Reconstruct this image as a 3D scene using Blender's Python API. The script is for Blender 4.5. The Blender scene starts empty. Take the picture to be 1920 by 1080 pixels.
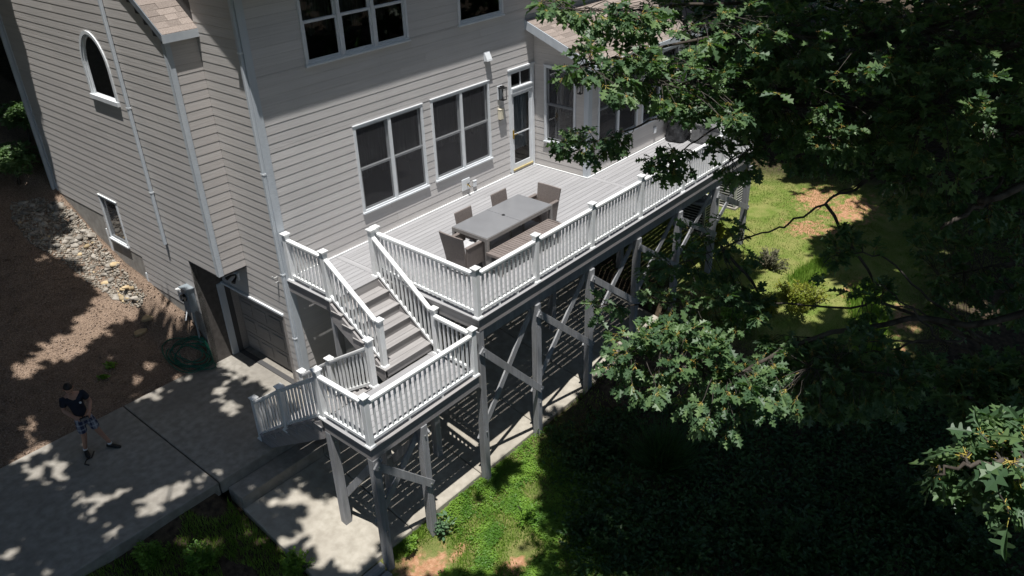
import bpy, bmesh, math, random
import numpy as np
from mathutils import Vector, Matrix

random.seed(7); RNG = np.random.default_rng(7)
SC = bpy.context.scene
COL = SC.collection

# ------------------------------------------------------------------ camera
CAM = np.array([-7.579, -12.56, 7.573]); FPX = 1507.986
def cam_axes(yaw, pitch, roll):
    y, p, r = np.radians([yaw, pitch, roll])
    f = np.array([np.sin(-y)*np.cos(p), np.cos(-y)*np.cos(p), np.sin(p)])
    ri = np.cross(f, [0, 0, 1]); ri /= np.linalg.norm(ri)
    u = np.cross(ri, f)
    return ri*np.cos(r)+u*np.sin(r), -ri*np.sin(r)+u*np.cos(r), f
CR, CU, CF = cam_axes(-48.732, -29.602, -1.867)
cam = bpy.data.cameras.new('camera'); camo = bpy.data.objects.new('camera', cam); COL.objects.link(camo)
cam.sensor_width = 36; cam.lens = FPX/1920*36; cam.clip_start = .1; cam.clip_end = 800
camo.matrix_world = Matrix(((CR[0], CU[0], -CF[0], CAM[0]), (CR[1], CU[1], -CF[1], CAM[1]), (CR[2], CU[2], -CF[2], CAM[2]), (0, 0, 0, 1)))
SC.camera = camo
SC.render.resolution_x, SC.render.resolution_y = 1024, 576

# ------------------------------------------------------------------ light
SUN = np.array([.165, .18, -1.0])            # direction the sunlight travels
sd = -SUN/np.linalg.norm(SUN)
elev = math.asin(sd[2]); azim = math.atan2(sd[0], sd[1])
W = bpy.data.worlds.new('World'); SC.world = W; W.use_nodes = True
nt = W.node_tree; nt.nodes.clear()
sky = nt.nodes.new('ShaderNodeTexSky'); sky.sky_type = 'NISHITA'; sky.sun_disc = False
sky.sun_elevation = elev; sky.sun_rotation = azim; sky.air_density = 1.0; sky.dust_density = .6; sky.ozone_density = 1.0
bg = nt.nodes.new('ShaderNodeBackground'); bg.inputs[1].default_value = .088
wo = nt.nodes.new('ShaderNodeOutputWorld')
nt.links.new(sky.outputs[0], bg.inputs[0]); nt.links.new(bg.outputs[0], wo.inputs[0])
sl = bpy.data.lights.new('sun', 'SUN'); sl.energy = 4.8; sl.angle = math.radians(.53); sl.color = (1, .98, .945)
so = bpy.data.objects.new('sun', sl); COL.objects.link(so)
so.rotation_euler = Vector((-SUN[0], -SUN[1], -SUN[2])).to_track_quat('Z', 'Y').to_euler(); so.location = (-3, -4, 30)
SC.view_settings.view_transform = 'Standard'; SC.view_settings.look = 'None'
SC.view_settings.gamma = 1.0; SC.view_settings.use_curve_mapping = False
SC.view_settings.exposure = 0.36
SC.cycles.max_bounces = 6; SC.cycles.diffuse_bounces = 3; SC.cycles.glossy_bounces = 3
SC.cycles.transparent_max_bounces = 12; SC.cycles.use_denoising = True

# ------------------------------------------------------------------ pixel helpers (photo pixels 1920x1080 -> ray)
def ray(px, py):
    v = CF + CR*(px-960)/FPX - CU*(py-540)/FPX
    return v/np.linalg.norm(v)
def at(px, py, d): return CAM + ray(px, py)*d
def on(px, py, ax, val):
    v = ray(px, py); return CAM + v*((val-CAM[ax])/v[ax])
def project(P):
    v = P - CAM; z = v@CF
    return 960+FPX*(v@CR)/z, 540-FPX*(v@CU)/z

# ------------------------------------------------------------------ materials
MATS = {}
def _n(t, kind, **kw):
    n = t.nodes.new(kind)
    for k, v in kw.items(): setattr(n, k, v)
    return n
def srgb(r, g, b):
    c = [x/255 for x in (r, g, b)]
    return tuple(x/12.92 if x <= .04045 else ((x+.055)/1.055)**2.4 for x in c)
def mat(name, c1, c2=None, rough=.6, spec=.4, scale=(6, 6, 6), detail=4, bump=0.0, bscale=None, vary=0.0, metal=0.0,
        big=None, bigscale=.6, bigamt=.5, sss=0.0, coords='world', lo=.35, hi=.65, bdist=.01):
    m = bpy.data.materials.new(name); m.use_nodes = True
    t = m.node_tree; b = t.nodes['Principled BSDF']
    b.inputs['Roughness'].default_value = rough; b.inputs['Specular IOR Level'].default_value = spec
    b.inputs['Metallic'].default_value = metal
    c2 = c2 or c1
    geo = _n(t, 'ShaderNodeNewGeometry')
    mp = _n(t, 'ShaderNodeMapping'); mp.inputs['Scale'].default_value = scale
    t.links.new(geo.outputs['Position'], mp.inputs['Vector'])
    nz = _n(t, 'ShaderNodeTexNoise'); nz.inputs['Scale'].default_value = 1.0; nz.inputs['Detail'].default_value = detail
    t.links.new(mp.outputs[0], nz.inputs['Vector'])
    mr = _n(t, 'ShaderNodeMapRange'); mr.inputs[1].default_value = lo; mr.inputs[2].default_value = hi
    t.links.new(nz.outputs['Fac'], mr.inputs[0])
    mx = _n(t, 'ShaderNodeMix', data_type='RGBA'); mx.inputs[6].default_value = (*c1, 1); mx.inputs[7].default_value = (*c2, 1)
    t.links.new(mr.outputs[0], mx.inputs[0])
    col = mx.outputs[2]
    if big:
        n2 = _n(t, 'ShaderNodeTexNoise'); n2.inputs['Scale'].default_value = bigscale; n2.inputs['Detail'].default_value = 5
        t.links.new(geo.outputs['Position'], n2.inputs['Vector'])
        m2 = _n(t, 'ShaderNodeMapRange'); m2.inputs[1].default_value = .42; m2.inputs[2].default_value = .68; m2.inputs[4].default_value = bigamt
        t.links.new(n2.outputs['Fac'], m2.inputs[0])
        x2 = _n(t, 'ShaderNodeMix', data_type='RGBA'); x2.inputs[7].default_value = (*big, 1)
        t.links.new(m2.outputs[0], x2.inputs[0]); t.links.new(col, x2.inputs[6]); col = x2.outputs[2]
    if vary:
        oi = _n(t, 'ShaderNodeObjectInfo')
        m3 = _n(t, 'ShaderNodeMapRange'); m3.inputs[3].default_value = 1-vary; m3.inputs[4].default_value = 1+vary
        t.links.new(oi.outputs['Random'], m3.inputs[0])
        hs = _n(t, 'ShaderNodeHueSaturation'); t.links.new(m3.outputs[0], hs.inputs['Value']); t.links.new(col, hs.inputs['Color']); col = hs.outputs[0]
    t.links.new(col, b.inputs['Base Color'])
    if bump:
        nb = _n(t, 'ShaderNodeTexNoise'); nb.inputs['Scale'].default_value = 1.0; nb.inputs['Detail'].default_value = 5
        mb = _n(t, 'ShaderNodeMapping'); mb.inputs['Scale'].default_value = bscale or scale
        t.links.new(geo.outputs['Position'], mb.inputs['Vector']); t.links.new(mb.outputs[0], nb.inputs['Vector'])
        bp = _n(t, 'ShaderNodeBump'); bp.inputs['Strength'].default_value = bump; bp.inputs['Distance'].default_value = bdist
        t.links.new(nb.outputs['Fac'], bp.inputs['Height']); t.links.new(bp.outputs[0], b.inputs['Normal'])
    MATS[name] = m
    return m
def leafmat(name, c1, c2, rough=.38, spec=.5, trans=.25, tcol=None, scale=2.5):
    m = mat(name, c1, c2, rough=rough, spec=spec, scale=(scale,)*3, detail=3, lo=.4, hi=.6)
    t = m.node_tree; b = t.nodes['Principled BSDF']; out = t.nodes['Material Output']
    tr = _n(t, 'ShaderNodeBsdfTranslucent'); tr.inputs[0].default_value = (*(tcol or tuple(min(1, x*2.2) for x in c2)), 1)
    mx = _n(t, 'ShaderNodeMixShader'); mx.inputs[0].default_value = trans
    t.links.new(b.outputs[0], mx.inputs[1]); t.links.new(tr.outputs[0], mx.inputs[2]); t.links.new(mx.outputs[0], out.inputs[0])
    return m
def glassmat(name, tint, refl_rough=.02, base=.06, ior=1.5):
    m = bpy.data.materials.new(name); m.use_nodes = True; t = m.node_tree; t.nodes.clear()
    out = _n(t, 'ShaderNodeOutputMaterial'); tr = _n(t, 'ShaderNodeBsdfTransparent'); tr.inputs[0].default_value = (*tint, 1)
    gl = _n(t, 'ShaderNodeBsdfGlossy'); gl.inputs['Roughness'].default_value = refl_rough
    fr = _n(t, 'ShaderNodeFresnel'); fr.inputs[0].default_value = ior
    ad = _n(t, 'ShaderNodeMath', operation='ADD'); ad.inputs[1].default_value = base
    mx = _n(t, 'ShaderNodeMixShader')
    t.links.new(fr.outputs[0], ad.inputs[0]); t.links.new(ad.outputs[0], mx.inputs[0])
    t.links.new(tr.outputs[0], mx.inputs[1]); t.links.new(gl.outputs[0], mx.inputs[2]); t.links.new(mx.outputs[0], out.inputs[0])
    MATS[name] = m; return m
def screenmat(name, col, alpha):
    m = bpy.data.materials.new(name); m.use_nodes = True; t = m.node_tree; t.nodes.clear()
    out = _n(t, 'ShaderNodeOutputMaterial'); tr = _n(t, 'ShaderNodeBsdfTransparent')
    df = _n(t, 'ShaderNodeBsdfDiffuse'); df.inputs[0].default_value = (*col, 1)
    mx = _n(t, 'ShaderNodeMixShader'); mx.inputs[0].default_value = alpha
    t.links.new(tr.outputs[0], mx.inputs[1]); t.links.new(df.outputs[0], mx.inputs[2]); t.links.new(mx.outputs[0], out.inputs[0])
    MATS[name] = m; return m

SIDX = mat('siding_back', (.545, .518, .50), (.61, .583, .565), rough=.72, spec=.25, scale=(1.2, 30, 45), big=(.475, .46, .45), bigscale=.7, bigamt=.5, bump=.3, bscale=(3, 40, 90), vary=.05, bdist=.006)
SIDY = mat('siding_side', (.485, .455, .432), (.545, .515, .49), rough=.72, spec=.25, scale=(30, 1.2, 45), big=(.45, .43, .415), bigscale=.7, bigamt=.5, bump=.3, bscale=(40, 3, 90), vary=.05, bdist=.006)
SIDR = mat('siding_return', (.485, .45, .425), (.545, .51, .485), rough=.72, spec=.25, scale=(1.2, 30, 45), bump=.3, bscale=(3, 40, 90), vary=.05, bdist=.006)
BASEW = mat('wall_core', (.07, .068, .068), rough=.85)
TRIM = mat('trim_paint', (.47, .505, .54), (.53, .56, .59), rough=.5, spec=.35, scale=(8, 8, 2))
WHITE = mat('white_vinyl', (.76, .77, .77), (.83, .835, .83), rough=.38, spec=.45, scale=(5, 5, 5), big=(.66, .66, .64), bigscale=2.2, bigamt=.5)
WINW = mat('window_white', (.64, .66, .68), (.70, .72, .735), rough=.4, spec=.4, scale=(5, 5, 5))
BOARDX = mat('deck_board_long', (.275, .27, .275), (.345, .34, .345), rough=.62, spec=.3, scale=(.8, 16, 16), vary=.06, bump=.08, bscale=(2, 60, 60), lo=.3, hi=.7, bdist=.004)
BOARDY = mat('deck_board_cross', (.275, .27, .275), (.345, .34, .345), rough=.62, spec=.3, scale=(16, .8, 16), vary=.06, bump=.08, bscale=(60, 2, 60), lo=.3, hi=.7, bdist=.004)
TREADM = mat('stair_board', (.27, .256, .25), (.34, .325, .318), rough=.62, spec=.3, scale=(.9, 18, 18), vary=.08, bump=.15, bscale=(2, 60, 60), bdist=.004)
FASC = mat('fascia_board', (.27, .25, .247), (.335, .315, .31), rough=.65, spec=.3, scale=(1.5, 1.5, 30), vary=.06)
FRAME = mat('grey_stain', (.25, .254, .265), (.34, .342, .35), rough=.75, spec=.25, scale=(20, 20, 1.3), vary=.1, bump=.3, bscale=(50, 50, 3), big=(.20, .195, .19), bigscale=1.6, bigamt=.5)
RAWW = mat('raw_cut_wood', (.50, .40, .25), (.42, .33, .20), rough=.8)
BOLT = mat('galvanised_bolt', (.55, .56, .57), rough=.35, metal=.8)
SHING = mat('shingle_asphalt', (.19, .155, .135), (.30, .255, .225), rough=.92, spec=.15, scale=(60, 60, 60), vary=.22, bump=.5, bscale=(90, 90, 90))
GLASS = glassmat('window_glass', (.5, .54, .56), base=.02)
RAKE = mat('rake_dark_trim', (.12, .14, .16), (.16, .18, .20), rough=.5)
SCREEN = screenmat('insect_screen', (.07, .07, .075), .5)
ROOM = mat('room_dark', (.035, .033, .032), (.05, .047, .045), rough=.9)
CURT = mat('curtain_cloth', (.34, .325, .32), (.5, .485, .47), rough=.9, scale=(30, 30, 2))
CONC = mat('concrete_slab', (.25, .23, .20), (.35, .325, .285), rough=.9, spec=.2, scale=(7, 7, 7), bump=.4, bscale=(70, 70, 70), big=(.21, .19, .165), bigscale=.9, bigamt=.65, detail=8)
CONC2 = mat('concrete_path', (.33, .30, .25), (.43, .395, .335), rough=.9, spec=.2, scale=(6, 6, 6), bump=.4, bscale=(70, 70, 70), big=(.27, .24, .20), bigscale=.8, bigamt=.6, detail=8)
FOUND = mat('foundation_concrete', (.27, .25, .23), (.36, .34, .31), rough=.9, scale=(5, 5, 5), bump=.2, bscale=(50, 50, 50))
GDOOR = mat('garage_door_paint', (.25, .23, .215), (.31, .288, .27), rough=.6, scale=(30, 1.5, 40), vary=.04, bump=.15, bscale=(30, 2, 60))
WICK = mat('woven_resin', (.15, .125, .115), (.215, .185, .17), rough=.6, spec=.35, scale=(60, 60, 60), bump=.6, bscale=(110, 110, 110), bdist=.004)
TABM = mat('table_frame_metal', (.21, .195, .185), (.25, .235, .225), rough=.4, spec=.5, scale=(20, 20, 20))
TABG = mat('table_glass', (.20, .202, .21), (.215, .217, .225), rough=.12, spec=.6, scale=(3, 3, 3))
BENC = mat('bench_slat_wood', (.165, .138, .125), (.22, .185, .17), rough=.55, spec=.35, scale=(20, 2, 20), vary=.06)
CUSH = mat('cushion_cloth', (.42, .42, .43), (.5, .5, .5), rough=.9, scale=(15, 15, 15), bump=.4, bscale=(12, 12, 12))
DKCOV = mat('grill_cover_cloth', (.018, .019, .021), (.04, .041, .044), rough=.55, spec=.4, scale=(9, 9, 9), bump=.9, bscale=(11, 11, 11), bdist=.03)
GREYP = mat('grey_plastic', (.13, .13, .13), (.18, .18, .18), rough=.5, scale=(10, 10, 10))
BLACKM = mat('black_metal', (.015, .015, .016), rough=.4, spec=.5)
BRASS = mat('brass', (.55, .38, .09), rough=.35, metal=.9)
BRASSP = mat('gold_threshold', (.42, .34, .15), (.48, .39, .19), rough=.45, spec=.5)
CREAMP = mat('cream_plastic', (.66, .60, .47), (.7, .64, .5), rough=.5)
METER = mat('meter_grey', (.20, .235, .26), (.26, .29, .31), rough=.45, spec=.4)
ACM = mat('ac_metal', (.40, .40, .39), (.48, .48, .47), rough=.45, spec=.4)
ACD = mat('ac_coil_dark', (.035, .035, .036), (.06, .06, .06), rough=.6)
HOSE = mat('green_hose', (.006, .085, .055), (.01, .13, .08), rough=.35, spec=.5)
STONEM = mat('river_stone', (.17, .15, .125), (.33, .30, .26), rough=.75, spec=.3, scale=(7, 7, 7), vary=.45, bump=.3, bscale=(25, 25, 25))
STONEO = mat('ochre_stone', (.34, .25, .14), (.46, .36, .22), rough=.8, scale=(7, 7, 7), vary=.25, bump=.3, bscale=(25, 25, 25))
BARK = mat('oak_bark', (.045, .036, .029), (.105, .09, .076), rough=.9, spec=.2, scale=(9, 9, 3), bump=.8, bscale=(18, 18, 6), bdist=.03)
TWIG = mat('twig_bark', (.035, .03, .025), (.08, .07, .06), rough=.85, scale=(9, 9, 9))
PETI = mat('leaf_stalk', (.42, .27, .06), (.36, .33, .07), rough=.6, scale=(6, 6, 6))
OAKL = leafmat('oak_leaf', (.045, .092, .042), (.078, .138, .062), rough=.46, spec=.42, trans=.24, tcol=(.10, .24, .03))
OAKL2 = leafmat('oak_leaf_young', (.085, .15, .06), (.14, .215, .085), rough=.46, spec=.4, trans=.28, tcol=(.14, .30, .04))
GRASSM = leafmat('grass_blade', (.12, .22, .025), (.24, .36, .06), rough=.5, spec=.3, trans=.3, tcol=(.26, .46, .04), scale=1.8)
LAWNM = leafmat('lawn_blade', (.12, .175, .030), (.22, .26, .07), rough=.55, spec=.25, trans=.25, tcol=(.25, .36, .06), scale=1.2)
WEEDL = leafmat('weed_leaf', (.085, .19, .025), (.19, .33, .045), rough=.45, spec=.35, trans=.3, tcol=(.25, .45, .04))
YELL = leafmat('yellow_green_leaf', (.15, .19, .022), (.26, .27, .035), rough=.5, spec=.3, trans=.3, tcol=(.40, .42, .04))
BLUEL = leafmat('blue_green_leaf', (.08, .16, .08), (.15, .24, .12), rough=.5, spec=.3, trans=.2, tcol=(.10, .25, .10))
PURPL = leafmat('dull_mauve_leaf', (.10, .105, .06), (.16, .14, .095), rough=.6, spec=.2, trans=.2, tcol=(.2, .2, .1))
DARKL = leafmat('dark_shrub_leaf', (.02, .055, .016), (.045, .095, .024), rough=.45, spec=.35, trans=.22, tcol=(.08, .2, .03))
SKIN = mat('skin', (.36, .20, .14), (.42, .24, .17), rough=.55, scale=(10, 10, 10))
HAIR = mat('dark_hair', (.012, .010, .009), (.02, .017, .014), rough=.55)
SHIRT = mat('navy_tee', (.010, .013, .024), (.014, .018, .032), rough=.85)
SHOE = mat('black_shoe', (.012, .012, .012), (.02, .02, .02), rough=.6)
SOCK = mat('white_mark', (.75, .75, .75), rough=.7)
LUMB = mat('weathered_lumber', (.25, .25, .255), (.36, .36, .36), rough=.8, scale=(2, 25, 25), vary=.08)

# ------------------------------------------------------------------ object helpers
WL = {}          # world origin of every object
def setp(o, label=None, category=None, group=None, kind=None):
    if label: o['label'] = label
    if category: o['category'] = category
    if group: o['group'] = group
    if kind: o['kind'] = kind
    return o
def place(o, w, parent):
    w = np.array(w, float); WL[o.name] = w
    COL.objects.link(o)
    if parent is not None:
        o.parent = parent; o.location = w - WL[parent.name]
    else: o.location = w
    return o
def thing(name, loc, label, category, group=None):
    o = bpy.data.objects.new(name, None); o.empty_display_size = .2
    place(o, loc, None); return setp(o, label, category, group)
class MB:
    def __init__(s): s.v = []; s.f = []
    def quad8(s, p):
        n = len(s.v); s.v += [tuple(q) for q in p]
        s.f += [tuple(n+i for i in q) for q in ((0, 3, 2, 1), (4, 5, 6, 7), (0, 1, 5, 4), (1, 2, 6, 5), (2, 3, 7, 6), (3, 0, 4, 7))]
        return s
    def box(s, x0, x1, y0, y1, z0, z1):
        return s.quad8([(x0, y0, z0), (x1, y0, z0), (x1, y1, z0), (x0, y1, z0), (x0, y0, z1), (x1, y0, z1), (x1, y1, z1), (x0, y1, z1)])
    def frustum(s, cx, cy, z0, z1, a, b):
        return s.quad8([(cx-a, cy-a, z0), (cx+a, cy-a, z0), (cx+a, cy+a, z0), (cx-a, cy+a, z0), (cx-b, cy-b, z1), (cx+b, cy-b, z1), (cx+b, cy+b, z1), (cx-b, cy+b, z1)])
    def bar(s, p, q, w, h, up=(0, 0, 1)):
        p = np.array(p, float); q = np.array(q, float); d = q-p; d /= np.linalg.norm(d)
        a = np.cross(d, up); a /= np.linalg.norm(a); b = np.cross(a, d)
        a = a*w/2; b = b*h/2
        return s.quad8([p-a-b, p+a-b, p+a+b, p-a+b, q-a-b, q+a-b, q+a+b, q-a+b]) if False else s.quad8([p-a-b, q-a-b, q+a-b, p+a-b, p-a+b, q-a+b, q+a+b, p+a+b])
    def poly(s, pts, fs):
        n = len(s.v); s.v += [tuple(p) for p in pts]; s.f += [tuple(n+i for i in f) for f in fs]; return s
    def prism(s, pts, ax, a, b):
        """closed polygon pts (2-D, in the two other axes) extruded along axis ax from a to b"""
        k = len(pts); n = len(s.v)
        def mk(p, c):
            q = [0, 0, 0]; o = [i for i in range(3) if i != ax]; q[ax] = c; q[o[0]], q[o[1]] = p; return tuple(q)
        s.v += [mk(p, a) for p in pts]+[mk(p, b) for p in pts]
        s.f += [tuple(n+i for i in range(k)), tuple(n+k+i for i in reversed(range(k)))]
        s.f += [(n+(i+1) % k, n+i, n+k+i, n+k+(i+1) % k) for i in range(k)]
        return s
    def tube(s, pts, rad, n=6, cap=True):
        pts = [np.array(p, float) for p in pts]; k = len(pts)
        rad = [rad]*k if np.isscalar(rad) else rad
        base = len(s.v); ref = np.array([.3, .2, .93])
        for i, p in enumerate(pts):
            d = pts[min(i+1, k-1)]-pts[max(i-1, 0)]; d = d/(np.linalg.norm(d)+1e-9)
            a = np.cross(d, ref)
            if np.linalg.norm(a) < .15: a = np.cross(d, [1, 0, 0])
            a /= np.linalg.norm(a); b = np.cross(d, a)
            for j in range(n):
                t = 2*math.pi*j/n; s.v.append(tuple(p+(a*math.cos(t)+b*math.sin(t))*rad[i]))
        for i in range(k-1):
            for j in range(n):
                s.f.append((base+i*n+j, base+i*n+(j+1) % n, base+(i+1)*n+(j+1) % n, base+(i+1)*n+j))
        if cap:
            s.f.append(tuple(base+j for j in reversed(range(n)))); s.f.append(tuple(base+(k-1)*n+j for j in range(n)))
        return s
    def lathe(s, c, prof, n=16):
        """prof: list of (r,z) about vertical axis through c"""
        return s.tube_prof(c, prof, n)
    def tube_prof(s, c, prof, n):
        base = len(s.v)
        for r, z in prof:
            for j in range(n):
                t = 2*math.pi*j/n; s.v.append((c[0]+r*math.cos(t), c[1]+r*math.sin(t), c[2]+z))
        for i in range(len(prof)-1):
            for j in range(n): s.f.append((base+i*n+j, base+i*n+(j+1) % n, base+(i+1)*n+(j+1) % n, base+(i+1)*n+j))
        s.f.append(tuple(base+j for j in reversed(range(n)))); s.f.append(tuple(base+(len(prof)-1)*n+j for j in range(n)))
        return s
    def obj(s, name, m, parent=None, smooth=False, bevel=0.0, fix=False):
        V = np.array(s.v, float); c = (V.min(0)+V.max(0))/2
        if parent is None: c[2] = V[:, 2].min()
        me = bpy.data.meshes.new(name); me.from_pydata((V-c).tolist(), [], s.f)
        if fix or bevel:
            b = bmesh.new(); b.from_mesh(me); bmesh.ops.recalc_face_normals(b, faces=b.faces)
            if bevel: bmesh.ops.bevel(b, geom=b.edges[:], offset=bevel, segments=1, affect='EDGES', clamp_overlap=True)
            b.to_mesh(me); b.free()
        if smooth: me.polygons.foreach_set('use_smooth', [True]*len(me.polygons))
        me.materials.append(m)
        return place(bpy.data.objects.new(name, me), c, parent)
def inst(name, me, w, parent, rot=None, scale=None):
    o = bpy.data.objects.new(name, me); place(o, w, parent)
    if rot is not None: o.rotation_euler = rot
    if scale is not None: o.scale = scale
    return o
def meshonly(mb, name, m, smooth=False, bevel=0.0):
    me = bpy.data.meshes.new(name); me.from_pydata(mb.v, [], mb.f)
    b = bmesh.new(); b.from_mesh(me); bmesh.ops.recalc_face_normals(b, faces=b.faces)
    if bevel: bmesh.ops.bevel(b, geom=b.edges[:], offset=bevel, segments=1, affect='EDGES', clamp_overlap=True)
    b.to_mesh(me); b.free()
    if smooth: me.polygons.foreach_set('use_smooth', [True]*len(me.polygons))
    me.materials.append(m); return me
def bx(name, m, parent, *a, bevel=0.0): return MB().box(*a).obj(name, m, parent, bevel=bevel, fix=True)
def arrays_obj(name, tv, tf, R, T, m, parent, mats=None, tmi=None, smooth=False):
    """many copies of a small template mesh joined: tv (n,3), tf list of equal- or mixed-size faces, R (k,3,3), T (k,3)"""
    k = len(T); n = len(tv)
    V = np.einsum('kij,nj->kni', R, tv)+T[:, None, :]
    V = V.reshape(-1, 3); c = (V.min(0)+V.max(0))/2 if parent is not None else np.array([*((V.min(0)+V.max(0))/2)[:2], V[:, 2].min()])
    me = bpy.data.meshes.new(name)
    fl = np.array([len(f) for f in tf]); idx = np.concatenate([np.array(f) for f in tf])
    loops = (idx[None, :]+(np.arange(k)*n)[:, None]).ravel()
    tot = np.tile(fl, k); starts = np.concatenate([[0], np.cumsum(tot)[:-1]])
    me.vertices.add(len(V)); me.vertices.foreach_set('co', (V-c).astype(np.float32).ravel())
    me.loops.add(len(loops)); me.loops.foreach_set('vertex_index', loops.astype(np.int32))
    me.polygons.add(len(tot)); me.polygons.foreach_set('loop_start', starts.astype(np.int32)); me.polygons.foreach_set('loop_total', tot.astype(np.int32))
    for mm in (mats or [m]): me.materials.append(mm)
    if tmi is not None: me.polygons.foreach_set('material_index', np.tile(np.array(tmi, np.int32), k))
    if smooth: me.polygons.foreach_set('use_smooth', np.ones(len(tot), bool))
    me.update(calc_edges=True); me.validate()
    return place(bpy.data.objects.new(name, me), c, parent)
def frames(D, roll=None):
    """rotation matrices whose x axis is D; z axis near world up"""
    D = D/np.linalg.norm(D, axis=1)[:, None]
    up = np.tile(np.array([0, 0, 1.0]), (len(D), 1)); bad = np.abs(D[:, 2]) > .97; up[bad] = [1, 0, 0]
    Y = np.cross(up, D); Y /= np.linalg.norm(Y, axis=1)[:, None]; Z = np.cross(D, Y)
    if roll is not None:
        c, s_ = np.cos(roll)[:, None], np.sin(roll)[:, None]
        Y, Z = Y*c+Z*s_, -Y*s_+Z*c
    return np.stack([D, Y, Z], axis=2)

# ------------------------------------------------------------------ terrain
def sstep(a, b, x):
    t = np.clip((x-a)/(b-a), 0, 1); return t*t*(3-2*t)
SLAB = lambda y: -3.30+(y+1.3)*.172          # concrete path under the deck, falls away from the house
def wob(x, y):
    return .035*np.sin(1.7*x+.6*y)+.03*np.sin(-1.1*x+2.3*y+1)+.02*np.sin(3.9*x+1.3)*np.cos(3.1*y)
def ground(x, y, cut=True):
    x = np.asarray(x, float); y = np.asarray(y, float)
    yl = np.interp(y, [-60, -20, -8, -4.15, -3.85, -1.35, -.85, 2.8, 12], [-6.5, -5.1, -4.55, -4.15, -3.83, -3.33, -2.98, -2.9, -2.9])
    yr = np.interp(y, [-60, -20, -8, -4, 0, 12], [-5, -3.6, -3.0, -2.85, -2.75, -2.2])
    t = np.clip((x-0)/11.5, 0, 1); z = yl*(1-t)+yr*t + .012*np.maximum(x-12, 0)
    bw = np.interp(y, [2.5, 2.75, 3.4, 4.5, 5.9, 6.5, 7.4, 8.2, 9, 11, 40], [-2.85, -2.2, -1.78, -1.58, -1.32, -1.08, -.82, -.42, -.05, .9, 4.5])
    ba = np.interp(y, [2.8, 2.95, 4.2, 6, 8, 11, 40], [-2.9, -2.82, -2.5, -1.85, -.85, .6, 4.5])
    k = sstep(-1.2, -.66, x); bank = bw*k+ba*(1-k)
    left = (y > 2.6) & (x < 13)
    z = np.where(left, bank, z)
    z = z+wob(x, y)*np.where((y > 3.2) | (y < -4.3) | (x < -2.9), 1, .3)
    if cut:
        z = np.where((x < .1) & (y > -.93) & (y < 2.86), np.minimum(z, -2.99), z)                 # driveway lies here
        z = np.where((x > -2.75) & (x < 8.6) & (y > -3.98) & (y < .2), np.minimum(z, SLAB(y)-.12), z)
        z = np.where((x > -2.62) & (x < -.6) & (y > -1.5) & (y < -.8), np.minimum(z, -3.3), z)
        z = np.where((x > -.6) & (x < 13) & (y > 0) & (y < 9) & ((x > .05) | (y > 2.7)), np.minimum(z, -2.95), z)
    return z
def ground_hit(px, py):
    v = ray(px, py); t = np.arange(4, 60, .04); P = CAM+v*t[:, None]
    h = P[:, 2]-ground(P[:, 0], P[:, 1], False); i = np.argmax(h < 0)
    return P[i]
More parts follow.
